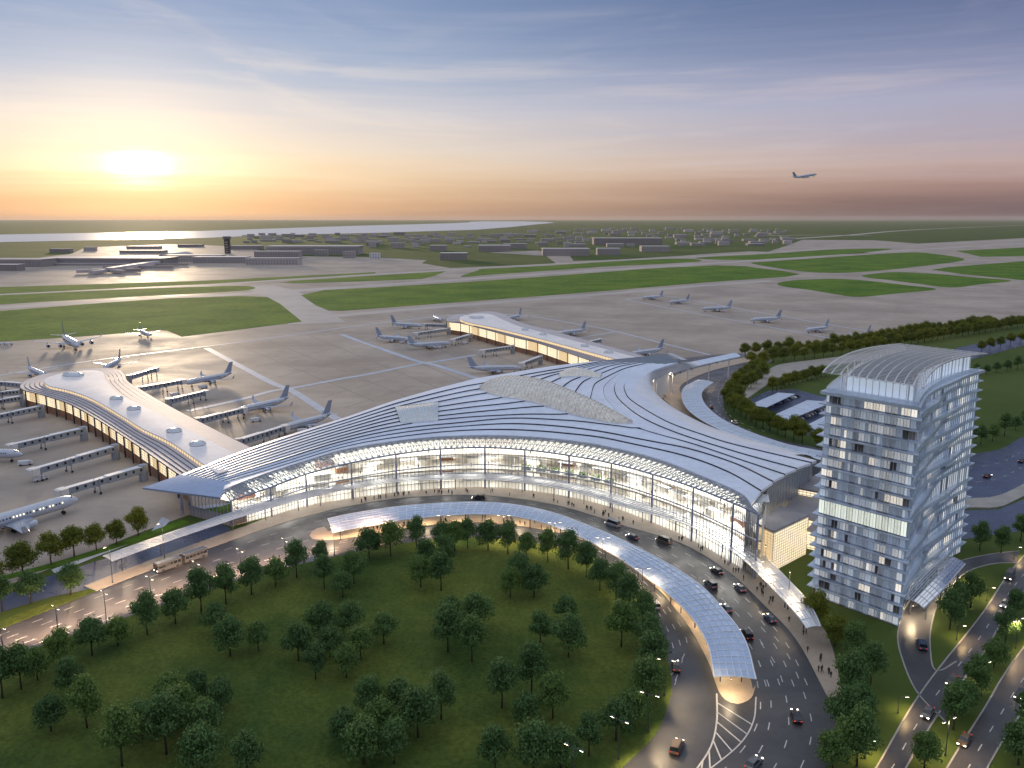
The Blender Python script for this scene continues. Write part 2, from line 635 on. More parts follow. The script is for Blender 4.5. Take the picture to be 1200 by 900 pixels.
M['planeblue'] = pm('aircraft_tail_blue', (0.32, 0.38, 0.5), 0.3, objvar=0.2)
M['planewin'] = pm('aircraft_window', (0.02, 0.025, 0.035), 0.1)
M['planelit'] = pm('lit_aircraft_window', (0.1, 0.1, 0.1), 0.2, emit=(1, 0.9, 0.65), estr=1.2)
M['tyre'] = pm('tyre_rubber', (0.015, 0.015, 0.016), 0.8, var=0.1)
M['rim'] = pm('alloy_rim', (0.5, 0.5, 0.52), 0.3, metal=0.8)
M['bridge'] = pm('jet_bridge_panel', (0.3, 0.34, 0.4), 0.4, metal=0.2, var=0.08, vscale=0.4)
M['bridgeroof'] = pm('jet_bridge_roof', (0.68, 0.7, 0.74), 0.4, var=0.06)
M['bridgepink'] = pm('pale_jet_bridge_end', (0.7, 0.68, 0.66), 0.4, var=0.05)  # even pale colour of the cab, no emission
M['bark'] = pm('bark', (0.05, 0.035, 0.024), 0.9, var=0.25, vscale=2.0, obj=True)
M['leaf'] = leafmat('leaf_dark_green', (0.05, 0.12, 0.036), (0.15, 0.26, 0.085))
M['leafy'] = leafmat('leaf_olive', (0.085, 0.12, 0.014), (0.22, 0.25, 0.035))
M['skin'] = pm('skin', (0.42, 0.26, 0.19), 0.6)
M['cloth'] = pm('dark_clothes', (0.03, 0.03, 0.035), 0.85, objvar=0.6)
M['cloth2'] = pm('navy_trousers', (0.02, 0.022, 0.035), 0.85, objvar=0.5)
M['headlight'] = pm('headlight', (0.9, 0.9, 0.9), 0.2, emit=(1, 0.9, 0.72), estr=6)
M['taillight'] = pm('taillight', (0.5, 0.02, 0.02), 0.2, emit=(1, 0.1, 0.04), estr=0.35)
M['carglass'] = pm('car_glass', (0.015, 0.02, 0.028), 0.08, spec=0.8)
for nm, cc in (('black', (0.012, 0.014, 0.02)), ('silver', (0.3, 0.32, 0.36)), ('brown', (0.1, 0.075, 0.055)), ('white', (0.66, 0.64, 0.62)), ('blue', (0.03, 0.05, 0.1)), ('grey', (0.1, 0.11, 0.13))):
    M['car_' + nm] = pm('car_paint_' + nm, cc, 0.25, spec=0.6, var=0.03, obj=True)
M['lamphead'] = pm('street_lamp_head', (0.9, 0.9, 0.9), 0.4, emit=(1, 0.8, 0.52), estr=9)
M['pole'] = pm('lamp_pole', (0.12, 0.13, 0.16), 0.45, metal=0.6)
M['towerglass'] = pm('tower_glass_blue_glow', (0.26, 0.34, 0.45), 0.1, spec=1.0, metal=0.2, objvar=0.3, emit=(0.58, 0.7, 0.9), estr=0.18)  # glow added to brighten the panes, as if rooms were dimly lit
M['towerglass2'] = pm('tower_glass_pale_glow', (0.5, 0.58, 0.68), 0.14, spec=1.0, metal=0.2, objvar=0.3, emit=(0.72, 0.82, 0.95), estr=0.28)  # pale panes with the same added glow, also on the penthouse
M['towerdark'] = pm('tower_glass_brown', (0.24, 0.21, 0.2), 0.15, spec=0.9, objvar=0.3)
M['towerlit'] = pm('lit_room_window', (0.3, 0.3, 0.28), 0.15, emit=(1, 0.93, 0.82), estr=0.6)
M['towerdim'] = pm('dim_room_window', (0.22, 0.24, 0.26), 0.12, emit=(0.9, 0.94, 1.0), estr=0.34)
M['towerhall'] = pm('lit_sky_lobby_glass', (0.3, 0.3, 0.28), 0.12, emit=(0.93, 1.0, 0.88), estr=0.6, var=0.1, vscale=0.4)
M['slab'] = pm('glass_edged_floor_slab', (0.56, 0.64, 0.75), 0.25, metal=0.1, var=0.05, vscale=0.2)
M['louver'] = pm('champagne_louver', (0.66, 0.65, 0.62), 0.35, metal=0.4, var=0.05)
M['greyroof'] = pm('grey_membrane_roof', (0.26, 0.25, 0.27), 0.6, var=0.1, vscale=0.15)
M['town1'] = pm('town_concrete', (0.4, 0.36, 0.36), 0.8, var=0.1, objvar=0.35)
M['town2'] = pm('town_roof', (0.55, 0.51, 0.52), 0.6, var=0.1, objvar=0.3)
M['townwin'] = pm('town_window', (0.16, 0.15, 0.16), 0.3)
M['plant'] = leafmat('indoor_plant', (0.06, 0.16, 0.03), (0.2, 0.4, 0.08))
M['skyvault'] = pm('skylight_vault_glazing', (0.72, 0.68, 0.61), 0.3, spec=0.6, var=0.2, vscale=0.5)
M['whitecanopy'] = glass('white_translucent_canopy', (0.9, 0.95, 1.0), 0.3, 0.8, body=(0.85, 0.88, 0.92), bodyamt=0.75)
M['skyglass'] = pm('skylight_glass', (0.5, 0.56, 0.6), 0.15, spec=0.8, var=0.1, vscale=0.4)

# ================================================================ the ground, airfield, roads
def sheet(name, pts, z, m, parent=None, kind='structure'):
    return MB().prism(pts, None, z, 0).build(name, m, parent, kind=None if parent else kind)


def pxpoly(pts):
    return [P(u, v) for u, v in pts]


def smoothpoly(pts, n=80):
    return [Vector(p) for p in cr([P(u, v) for u, v in pts], n, closed=True)[:-1]]


mb = MB()
xs = [-58000, -20000, -4000, -1200, -400, 400, 1200, 4000, 20000, 58000]
ys = [-400, 100, 300, 600, 1200, 3000, 8000, 25000, 58000]
mb.grid([[(x, y, 0) for x in xs] for y in ys])
mb.build('ground', M['ground'], kind='structure')

# pavement of the airfield (apron, taxiways, old terminal apron)
air = [(-420, 330), (-100, 313), (0, 308), (85, 297), (100, 290), (200, 286), (285, 289), (330, 300), (440, 301.5), (466, 303), (500, 305), (494, 308.5), (528, 314),
       (568, 312.5), (652, 309), (640, 300), (572, 296), (630, 293.5), (668, 300), (672, 306), (729, 304), (803, 299.5), (820, 298), (878, 294.5), (900, 295), (925, 287), (940, 281), (1025, 281.5),
       (1075, 285.5), (1200, 279), (1600, 262), (1600, 380), (1200, 374), (1120, 388), (1040, 400), (905, 414), (868, 420), (800, 430), (600, 470), (300, 560), (220, 604), (170, 622), (100, 650), (0, 690), (-420, 800)]
airp = pxpoly(air)
apron = sheet('airfield_pavement', airp, 0.06, M['apron'])
fields = [
    [(-420, 350), (-150, 342), (0, 336.5), (240, 329), (440, 319), (440, 320.5), (240, 333), (0, 344.5), (-150, 353), (-420, 368)],
    [(-420, 372), (-150, 354), (0, 346), (150, 339), (240, 336), (285, 335), (299, 337), (290, 340), (240, 343.5), (150, 348), (0, 357), (-150, 369), (-420, 392)],
    [(-420, 398), (-150, 374), (0, 364.5), (120, 355), (200, 349.5), (280, 347), (313, 348), (328, 356), (354, 377), (283, 386), (213, 394.5), (196, 387.5), (187, 387), (100, 394), (0, 400.5), (-150, 412), (-420, 445)],
    [(328, 331), (345, 329), (440, 323), (480, 320.5), (522, 318), (510, 323), (494, 327), (420, 330), (345, 332)],
    [(540, 324.5), (560, 317), (568, 315), (640, 311.5), (733, 305.5), (800, 303), (822, 306), (780, 309), (710, 312.5), (640, 317.5), (580, 321.5)],
    [(353, 346), (380, 340), (440, 337), (540, 331), (640, 324), (757, 315), (838, 311), (873, 312), (920, 318), (938, 321.5), (920, 324.5), (827, 331), (740, 338.5), (640, 346.5), (500, 357), (400, 364.5), (385, 364), (370, 358)],
    [(911, 332.5), (925, 329), (950, 327.5), (987, 327), (1025, 330), (1060, 334), (1097, 339), (1050, 344), (1007, 348), (980, 345), (950, 340), (920, 336)],
    [(1010, 323), (1028, 320.5), (1050, 319), (1095, 321), (1140, 325), (1185, 329), (1150, 333), (1115, 337), (1075, 332.5), (1040, 328), (1020, 326)],
    [(1092, 316), (1112, 313), (1200, 306), (1580, 285), (1580, 330), (1300, 332), (1200, 328.5), (1125, 321)],
    [(880, 308), (900, 306.5), (987, 300.5), (1062, 296), (1090, 297), (1130, 304), (1075, 312.5), (1005, 319), (950, 319), (900, 312.5)],
    [(817, 302), (900, 297.5), (975, 292.5), (1045, 291.5), (1000, 297), (900, 303.5), (850, 304.5)],
    [(1120, 294), (1200, 290), (1580, 270), (1580, 279), (1200, 300), (1150, 301)],
]
for i, f in enumerate(fields):
    sheet('grass_infield', smoothpoly(f, 90) if i in (1, 4, 6, 7, 9, 10) else pxpoly(f), 0.16, M['field'])
# the pale taxiways between the infields
def ribbon(name, pts, w, z, m, parent=None, n=40):
    c = pxc(pts, n)
    a, b = offset(c, w / 2), offset(c, -w / 2)
    mb = MB()
    mb.grid([[(*p[:2], z) for p in b], [(*p[:2], z) for p in a]])
    return mb.build(name, m, parent, kind=None if parent else 'structure')


ribbon('taxiway', [(-420, 384), (-150, 366), (0, 360.5), (150, 351), (260, 345), (330, 342), (440, 333), (640, 321), (808, 309), (900, 304.5), (1045, 294), (1200, 285), (1580, 262)], 38, 0.11, M['taxi'])
ribbon('taxiway', [(-420, 358), (-150, 351), (0, 345.3), (240, 334.5), (330, 328), (470, 320), (560, 314.2), (660, 308.6), (805, 301), (900, 296), (975, 291.3), (1100, 286), (1300, 276)], 26, 0.115, M['taxi'])
ribbon('taxiway', [(300, 335), (330, 345), (362, 371), (372, 379)], 60, 0.12, M['taxi'])
ribbon('taxiway', [(372, 372), (500, 361), (640, 350), (740, 342), (827, 334.5), (905, 329)], 24, 0.1, M['taxi'])
ribbon('distant_runway', [(905, 281), (990, 276), (1100, 268), (1250, 262)], 60, 0.6, M['taxi'])
ribbon('distant_runway', [(880, 276.5), (960, 275.5), (1020, 276.5)], 60, 0.6, M['taxi'])
# river
rv = [(-300, 298), (-100, 288), (0, 284), (120, 281.5), (240, 279), (320, 275.5), (440, 273), (560, 269.2), (600, 266), (628, 263), (650, 261), (640, 260), (610, 259.4), (570, 259.4), (552, 259.9),
      (548, 260.8), (530, 261.6), (480, 263), (420, 264.5), (240, 270.6), (120, 272.8), (0, 275), (-100, 277), (-300, 282)]
sheet('river', pxpoly(rv), 0.8, M['water'])

# marked lines on the apron
APL = [([(-60, 452), (0, 440), (100, 424), (200, 411), (275, 402), (340, 393), (430, 380.5), (523, 370), (555, 368)], 4.5),
       ([(588, 368), (630, 372), (683, 381), (720, 388), (775, 402), (832, 416)], 4.5),
       ([(242, 408), (270, 423), (317, 448), (342, 458), (380, 482), (400, 494)], 7),
       ([(220, 482), (283, 468), (320, 458), (343, 455), (400, 444), (430, 439), (488, 427), (510, 424), (558, 416)], 6),
       ([(400, 392), (430, 403), (488, 423), (510, 428), (560, 444)], 7),
       ([(750, 349), (773, 346.5), (830, 355), (860, 361), (918, 371), (968, 380), (1048, 393)], 4),
       ([(733, 351), (830, 370), (860, 375.5), (975, 397)], 4),
       ([(733, 351), (750, 349)], 4),
       ([(675, 397), (720, 389)], 4), ([(784, 414), (802, 422)], 6), ([(720, 411), (742, 419)], 8)]
for i, (pts, w) in enumerate(APL):
    ribbon('apron_line', pts, w * 0.8, 0.11 + 0.008 * i, M['line'], apron)
for k in range(9):
    u0 = 273 + k * 44 - (6 if k % 2 else 0)
    a, b = (u0, 402 - k * 4.6), (u0 + 165, 470 - k * 5.0)
    if k < 6:
        ribbon('apron_joint', [a, b], 0.9, 0.085, M['joint'], apron, n=2)
for k in range(5):
    a, b = (300 + k * 52, 530 - k * 21), (150 + k * 52 * 0.9 + 30, 470 - k * 17)
    ribbon('apron_joint', [(430 + k * 14, 400 + k * 13), (300 + k * 26, 430 + k * 12)], 0.7, 0.09, M['joint'], apron, n=2)

# ---------------------------------------------------------------- terminal approach road
C_OUT = [(-150, 796), (0, 738), (113, 693), (180, 667), (239, 645), (320, 617), (380, 600), (430, 590), (483, 583), (567, 581), (650, 592), (733, 617), (800, 638), (853, 670), (893, 707), (933, 750), (970, 818), (979, 850), (976, 880), (958, 930), (930, 980)]
G_IN = [(-150, 852), (0, 777), (67, 751), (133, 729), (200, 706), (267, 684), (333, 666), (415, 648), (480, 636), (560, 630), (640, 639), (700, 656), (743, 690), (767, 723), (780, 760), (787, 800), (783, 827), (767, 863), (733, 897), (670, 960)]
c_out = pxc(C_OUT, 220)
g_in = pxc(G_IN, 220)
ISL = (0.0, 222.0)
road = sheet('terminal_road', [tuple(p) for p in c_out] + [tuple(p) for p in g_in[::-1]], 0.05, M['asphalt'])
lawn_poly = [tuple(p) for p in g_in] + [P(600, 1000), P(200, 1000), P(-150, 1000), P(-420, 960), P(-420, 960)]
mb = MB().prism(lawn_poly[:-1], 0.0, 0.17, 0, 1)
lawn = mb.build('lawn', [M['lawn'], M['kerb']], kind='structure')
# sidewalk in front of the hall: from the kerb 11 m inwards (over to the facade), ends at the right plaza
kc = pxc(C_OUT[2:17], 160)
inner = offset(kc, np.interp(np.linspace(0, 1, 160), [0, .18, .3, .72, .82, .9, 1.0], [6.5, 8, 14, 14, 12, 10, 3.5]))
mb = MB().prism([tuple(p) for p in kc] + [tuple(p) for p in inner[::-1]], 0.0, 0.2, 0, 1)
walk = mb.build('sidewalk', [M['paving'], M['kerb']], kind='structure')
mk = offset(kc, 0.02)
# median island under the long canopy
M_IN = [(366, 632), (385, 633), (420, 629), (480, 619), (560, 613), (640, 622), (700, 641), (760, 681), (800, 725), (828, 772), (838, 800), (847, 818), (863, 826), (880, 819), (886, 803)]
CAN_OUT = [(384, 608), (420, 600.5), (483, 592), (567, 588.5), (633, 597), (700, 620), (767, 652), (817, 683), (850, 717), (873, 750), (886, 796)]
CAN_IN = [(390, 624), (425, 617.5), (483, 608), (567, 602.5), (633, 611.5), (700, 639), (750, 671), (787, 700), (813, 727), (830, 757), (837, 793)]
ZC = 4.8
can_out = pxc(CAN_OUT, 180, ZC)
can_in = pxc(CAN_IN, 180, ZC)
m_out = offset(can_out, 0.0)
mpoly = pxc(M_IN, 140)
med = [tuple(p[:2]) for p in mpoly] + [tuple(p[:2]) for p in can_out[::-1][3:]] + [tuple(P(u_, v_)[:2]) for u_, v_ in ((380, 617.5), (371, 620), (365, 624), (363, 628))]
median = MB().prism(med, 0.0, 0.2, 0, 1).build('median_island', [M['paving'], M['kerb']], kind='structure')


def dashes(a, b, fr, parent, name='lane_marking', dash=3.0, gap=6.5, w=0.22, z=0.066, solid=False, lo=0.0, hi=1.0, m=None):
    c = a * (1 - fr) + b * fr
    n = len(c)
    c = c[int(lo * n):max(int(hi * n), 2)]
    L = length(c)
    f = resample(c, max(int(L / 1.0), 4))
    nn = normals(f)
    mb = MB()
    i = 0
    step, per = int(dash), int(dash + gap)
    if solid:
        mb.grid([[(*(p[:2] - q * w / 2), z) for p, q in zip(f, nn)], [(*(p[:2] + q * w / 2), z) for p, q in zip(f, nn)]])
    else:
        while i + step < len(f):
            s = slice(i, i + step + 1)
            mb.grid([[(*(p[:2] - q * w / 2), z) for p, q in zip(f[s], nn[s])], [(*(p[:2] + q * w / 2), z) for p, q in zip(f[s], nn[s])]])
            i += per
    return mb.build(name, m or M['white'], parent)


ko = pxc(C_OUT[6:17], 160)
mo = nearest_on(can_out, ko)
for fr in (0.2, 0.4, 0.6, 0.8):
    dashes(ko, mo, fr, road)
ki = pxc(G_IN[6:], 160)
mi_ = nearest_on(mpoly[:110], ki)
mi_[-28:] = ki[-28:] + (mi_[-29] - ki[-29])
for fr in (0.25, 0.5, 0.75):
    dashes(ki, mi_, fr, road, hi=0.93)
kl = pxc(C_OUT[:8], 120)
gl = nearest_on(g_in, kl)
for fr in (0.18, 0.36, 0.54, 0.72, 0.88):
    dashes(kl, gl, fr, road, hi=0.93)
# lanes beyond the island nose (lower right)
ko2 = pxc(C_OUT[14:], 80)
ki2 = pxc([(886, 817), (883, 845), (867, 872), (827, 905), (780, 940)], 80)
for fr in (0.22, 0.44, 0.66, 0.86):
    dashes(ko2, ki2, fr, road)
dashes(ki2, ki2, 0, road, solid=True, w=0.3)
lg = pxc([(840, 813), (840, 845), (833, 875), (815, 903), (780, 945)], 80)
dashes(lg, lg, 0, road, solid=True, w=0.35)
for k in range(9):
    t = 0.1 + k * 0.085
    a = lg[int(t * 79)]
    b = ki2[int(min(t + 0.16, 0.99) * 79)]
    n2_ = normals(np.array([a, b]))[0] * 0.16
    MB().quad((*(a[:2] - n2_), .066), (*(b[:2] - n2_), .066), (*(b[:2] + n2_), .066), (*(a[:2] + n2_), .066)).build('hatch_marking', M['white'], road)

# ---------------------------------------------------------------- lower right roads
r1l = [(990, 960), (1030, 897), (1067, 832), (1100, 785), (1150, 722), (1200, 652), (1290, 560)]
r1r = [(1030, 960), (1063, 900), (1100, 838), (1153, 766), (1200, 695), (1300, 590)]
r2l = [(1080, 960), (1113, 897), (1153, 833), (1200, 760), (1300, 640)]
r2r = [(1130, 960), (1160, 897), (1200, 833), (1300, 690)]
ra, rb = pxc(r1l, 60), pxc(r1r, 60)
road1 = sheet('avenue', [tuple(p) for p in ra] + [tuple(p) for p in rb[::-1]], 0.05, M['asphalt'])
dashes(ra, rb, 0.5, road1)
rc, rd = pxc(r2l, 60), pxc(r2r, 60)
road2 = sheet('avenue', [tuple(p) for p in rc] + [tuple(p) for p in rd[::-1]], 0.05, M['asphalt'])
dashes(rc, rd, 0.5, road2)
drv = pxc([(1108, 845), (1076, 812), (1059, 775), (1053, 743), (1064, 708), (1090, 680), (1120, 660), (1160, 650), (1195, 646)], 60)
drv2 = pxc([(1120, 775), (1097, 786), (1091, 760), (1092, 735), (1100, 708), (1115, 688), (1135, 670), (1165, 661), (1192, 660)], 60)
drive = sheet('hotel_drive', [tuple(p) for p in drv] + [tuple(p) for p in drv2[::-1]], 0.045, M['asphalt'])
for a in (drv, drv2, ra, rb, rc, rd):
    mb = MB()
    f = resample(a, 70)
    q = offset(f, 0.35)
    mb.grid([[(*p[:2], .14) for p in f], [(*p[:2], .14) for p in q]])
    mb.grid([[(*p[:2], .0) for p in f], [(*p[:2], .14) for p in f]])
    mb.grid([[(*p[:2], .14) for p in q], [(*p[:2], .0) for p in q]])
    mb.build('kerb', M['kerb'], kind='structure')
# ramp road behind the hotel and the lower yard
up = pxc([(1085, 545), (1136, 533), (1173, 526), (1200, 511), (1280, 470)], 40)
lo = pxc([(1085, 590), (1133, 585), (1165, 583), (1200, 568), (1290, 520)], 40)
ramp = sheet('ramp_road', [tuple(p) for p in up] + [tuple(p) for p in lo[::-1]], 0.06, M['yard'])
for fr in (.33, .66):
    dashes(up, lo, fr, ramp, z=0.08)
lo2 = pxc([(1085, 600), (1133, 596), (1170, 595), (1200, 582), (1295, 535)], 40)
MB().prism([tuple(p) for p in lo] + [tuple(p) for p in lo2[::-1]], 0, 0.5).build('ramp_walkway', M['walk'], kind='structure')
sheet('service_court', pxpoly([(1085, 602), (1133, 598), (1170, 597), (1200, 585), (1290, 545), (1290, 640), (1200, 622), (1130, 632), (1085, 640)]), 0.055, M['yard'])
# upper right road past the tree rows
ur = pxc([(1120, 425), (1160, 416), (1200, 405), (1300, 380)], 20)
ul = pxc([(1120, 408), (1150, 402), (1200, 393), (1300, 368)], 20)
sheet('park_road', [tuple(p) for p in ul] + [tuple(p) for p in ur[::-1]], 0.1, M['yard'])
# loop road behind the hall
loop = [(905, 423), (872, 434), (853, 452), (848, 470), (853, 488), (872, 502), (915, 516), (985, 533), (975, 560), (860, 560), (790, 530), (730, 490), (720, 450), (770, 425), (870, 414)]
lp = sheet('loop_road', smoothpoly(loop, 90), 0.09, M['asphalt'])
lw_o = pxc([(874, 419), (840, 426), (806, 435), (780, 446), (771, 455), (776, 466), (794, 482), (820, 498), (850, 511)], 60)
lw_i = offset(lw_o, -14)
if np.linalg.norm(lw_i[30, :2] - np.array([60, 440])) > np.linalg.norm(lw_o[30, :2] - np.array([60, 440])):
    lw_i = offset(lw_o, 14)
MB().prism([tuple(p) for p in lw_o] + [tuple(p) for p in lw_i[::-1]], 0.0, 0.4).build('loop_sidewalk', M['paving'], kind='structure')
la = pxc([(880, 428), (850, 440), (838, 452), (832, 466), (838, 480), (856, 495), (890, 508)], 60)
for d_ in (0, 5):
    q = offset(la, d_)
    dashes(q, q, 0, lp, z=0.11, w=0.4)
# curved walkway by the trees, parking lot
wa = pxc([(868, 464), (880, 451), (897, 437), (915, 428), (960, 422), (1010, 415), (1060, 405)], 50)
wb = pxc([(876, 468), (890, 458), (906, 448), (936, 436), (960, 431), (1010, 424), (1060, 414)], 50)
MB().prism([tuple(p) for p in wa] + [tuple(p) for p in wb[::-1]], 0, 0.8).build('curved_walkway', M['walk'], kind='structure')
sheet('car_park', pxpoly([(874, 470), (900, 458), (930, 456), (985, 470), (985, 520), (940, 508), (905, 495), (885, 482)]), 0.07, M['yard'])
# blue-black service road and pond-like yard on the left
sheet('service_road', smoothpoly([(-60, 715), (20, 688), (90, 665), (150, 646), (208, 622), (245, 612), (270, 622), (232, 640), (180, 660), (112, 688), (60, 700), (0, 718), (-60, 735)], 70), 0.09, M['yard'])
gs = pxc([(-60, 703), (0, 682), (60, 666), (110, 651), (165, 633), (222, 612)], 40)
gs2 = offset(gs, 4.2)
MB().prism([tuple(p) for p in gs] + [tuple(p) for p in gs2[::-1]], 0, 0.15).build('grass_verge', M['field'], kind='structure')
MB().prism(pxpoly([(-60, 745), (0, 728), (60, 706), (92, 694), (108, 690), (113, 693), (60, 714), (0, 738), (-60, 760)]), 0, 0.14).build('grass_verge', M['lawn'], kind='structure')
sheet('light_paving', pxpoly([(60, 668), (118, 646), (140, 636), (160, 634), (175, 626), (190, 606), (200, 610), (186, 624), (120, 650), (64, 672)]), 0.1, M['line'])

# ================================================================ terminal hall
# height field of the roof: thin-plate spline through surveyed points
FB = [(272, 617), (318, 605), (361, 593), (413, 584.5), (465, 577.5), (516, 573), (567, 571.5), (617, 575), (667, 583), (716, 595), (765, 613), (811, 634), (857, 660), (886, 678)]
E2 = [(260, 586), (306, 571), (361, 556), (413, 542), (465, 533), (516, 527), (567, 526), (617, 529), (667, 535), (716, 544), (765, 557), (811, 572), (857, 590), (880, 599)]
FBW = [P(u, v) for u, v in FB]
FZ = [9.6, 11.2, 12.8, 14.8, 16.2, 17.0, 17.2, 17.2, 17.3, 17.7, 18.4, 19.3, 20.2, 20.7]
EAVE = [(258, 582, 10.2), (275, 567, 12.2), (318, 553, 13.8), (360, 540, 15.6), (400, 528, 17.6), (467, 517, 19.3), (516, 512.5, 20), (567, 511, 20.2), (617, 512.5, 20.3), (667, 517, 20.4), (720, 526, 20.7), (774, 540, 21.2), (820, 558, 21.7), (868, 579, 22.0), (880, 592, 21.6)]
ctrl = [P(u, v, z) for u, v, z in EAVE]
ctrl += [P(u, v, z) for u, v, z in [(167, 572, 9.8), (212, 557, 11.6), (293, 525, 15.0), (400, 491, 19.5), (480, 464, 22.5), (558, 444, 25.5), (630, 431.5, 26), (697, 423.5, 25), (780, 415, 23), (797, 422, 21),
                                    (760, 436, 21.5), (744, 449, 21), (744, 459, 21), (767, 474, 21), (805, 496.5, 21), (856, 514.5, 21), (907, 527, 20.8), (957, 539, 20.5), (922, 556, 22.4), (902, 568, 22.6),
                                    (620, 480, 25.4), (680, 492, 24.6), (720, 505, 23.4), (640, 455, 26.8), (540, 485, 23.3), (690, 450, 25.4), (800, 525, 23.0), (700, 470, 25.3), (850, 540, 22.6)]]
Cx = np.array([[p.x / 100, p.y / 100] for p in ctrl])
Cz = np.array([p.z for p in ctrl])
n_ = len(ctrl)


def tps(r2):
    return 0.5 * r2 * np.log(np.maximum(r2, 1e-12))


A_ = np.zeros((n_ + 3, n_ + 3))
A_[:n_, :n_] = tps(((Cx[:, None] - Cx[None]) ** 2).sum(-1)) + np.eye(n_) * 0.012
A_[:n_, n_] = 1
A_[:n_, n_ + 1:] = Cx
A_[n_:, :n_] = A_[:n_, n_:].T
W_ = np.linalg.solve(A_, np.concatenate([Cz, [0, 0, 0]]))


def hroof(xy):
    q = np.atleast_2d(np.asarray(xy, float))[:, :2] / 100
    return tps(((q[:, None] - Cx[None]) ** 2).sum(-1)) @ W_[:n_] + W_[n_] + q @ W_[n_ + 1:]


def RP(u, v):
    z = 22.0
    for _ in range(30):
        p = P(u, v, z)
        z = 0.5 * z + 0.5 * float(hroof([p.x, p.y])[0])
        z = min(max(z, 6), 40)
    return P(u, v, z)


NS = 72


def rc_(pts, n=NS):
    return cr([RP(u, v) for u, v in pts], n)


def lerp(a, b, t):
    return (a[0] + (b[0] - a[0]) * t, a[1] + (b[1] - a[1]) * t)


names = ['T0', 'T1', 'T2', 'T3', 'T4', 'T5', 'T6', 'T7', 'S3', 'S2', 'S1', 'S0']
LE = [lerp((212, 556.5), (270, 565.5), k / 11) for k in range(12)]
V300 = [lerp((300, 522.5), (300, 558), k / 11) for k in range(12)]
V400 = [lerp((400, 490.5), (400, 528), k / 11) for k in range(12)]
V470 = [lerp((470, 467), (470, 516.5), k / 11) for k in range(12)]
V540 = [(540, v) for v in (448, 454, 460, 466, 473, 479, 485, 490, 495.6, 500, 505, 511.3)]
TE = [lerp((697, 423.3), (782, 427), k / 10) for k in range(11)]      # T0..T7, C0, C1, C2 (C3 = edge)
tails = {
    'T0': [(558, 443.5), (600, 436.5), (650, 428.5), TE[0]],
    'T1': [(565, 449.5), (600, 442.5), (650, 433.5), TE[1]],
    'T2': [(570, 454.5), (606, 446), (645, 437.5), (690, 428), TE[2]],
    'T3': [(575, 460), (610, 452.5), (630, 446), (655, 438), (695, 428.6), TE[3]],
    'T4': [(578, 468), (615, 461), (638, 452.5), (662, 441.5), (700, 429.6), TE[4]],
    'T5': [(600, 472.5), (632, 467), (652, 459), (675, 444), (710, 430.5), TE[5]],
    'T6': [(620, 477.5), (655, 474), (670, 464), (688, 445), (720, 431.5), TE[6]],
    'T7': [(610, 486), (665, 485.5), (688, 480), (692, 466), (700, 448), (727, 434), TE[7]],
}
curves = {}
for k, nm in enumerate(names[:8]):
    curves[nm] = rc_([LE[k], V300[k], V400[k], V470[k], V540[k]] + tails[nm])
S3L = [LE[8], V300[8], V400[8], V470[8], V540[8], (600, 490.5), (665, 493), (720, 499)]
MRG = (751, 503)
curves['S3'] = rc_(S3L + [MRG, (800, 517), (860, 536.5), (920, 556.5)])
curves['S2'] = rc_([LE[9], V300[9], V400[9], V470[9], V540[9], (600, 497), (660, 500.5), (720, 509), (800, 524.5), (860, 543), (906, 565)])
curves['S1'] = rc_([LE[10], V300[10], V400[10], V470[10], V540[10], (600, 504), (660, 508), (720, 516), (800, 534), (850, 552), (892, 576)])
curves['S0'] = rc_([(262, 575)] + [(u, v) for u, v, z in EAVE[2:]])
C0T = [(743, 497), (725, 485), (708, 464), (711, 450), (730, 436), TE[8]]
curves['MID'] = rc_(S3L + [MRG] + C0T)                  # left end -> merge -> far end
curves['C0'] = rc_([TE[8], (730, 436), (711, 450), (708, 464), (725, 485), (743, 497), MRG, (800, 517), (860, 536.5), (920, 556.5)])
curves['C1'] = rc_([TE[9], (738, 436.5), (722, 449), (722, 463), (736, 478), (757, 492), (800, 510), (860, 529), (934, 549.5)])
curves['C2'] = rc_([TE[10], (748, 437), (733, 449), (733, 460), (742, 471), (779, 493), (820, 508.5), (860, 521), (951, 542.5)])
curves['C3'] = rc_([(795, 424.5), (764, 435), (745, 449), (745, 459), (767, 474), (805, 496.5), (856, 514.5), (907, 527), (957, 539.5)])
fams = [('T0', 'T1'), ('T1', 'T2'), ('T2', 'T3'), ('T3', 'T4'), ('T4', 'T5'), ('T5', 'T6'), ('T6', 'T7'), ('T7', 'MID'),
        ('S0', 'S1'), ('S1', 'S2'), ('S2', 'S3'), ('C3', 'C2'), ('C2', 'C1'), ('C1', 'C0')]

tb = FBW[6]
term = empty('terminal_building', (tb.x, tb.y, 0), 0, 'great swooping terminal hall with white seamed roof and lit curved glass front', 'terminal')
TO = Vector((tb.x, tb.y, 0))


def tchild(mb, name, mats, parent=None, smooth=False, kind=None, label=None):
    """part of the terminal; vertices given in world space"""
    o = mb.build(name, mats, parent or term, smooth, kind=kind, label=label)
    if parent is None:
        o.location = -TO
    return o


def strip_rows(a, b, g0, g1, l0, l1, m=5, rel=False):
    """rows of points from curve a to curve b over the height field; g = gap in metres, l = lift"""
    rows = []
    d = b[:, :2] - a[:, :2]
    w = np.maximum(np.linalg.norm(d, axis=1), 1e-3)
    ta = np.minimum(g0 / w, 0.35)
    tb_ = 1 - np.minimum(g1 / w, 0.35)
    for k in range(m):
        t = k / (m - 1)
        s = ta * (1 - t) + tb_ * t
        xy = a[:, :2] + d * s[:, None]
        lf = np.clip(w * 0.13, 0.2, 0.8) if rel else 1.0
        z = hroof(xy) + (l0 * (1 - t) + l1 * t) * lf
        rows.append(np.column_stack([xy, z]))
    return rows


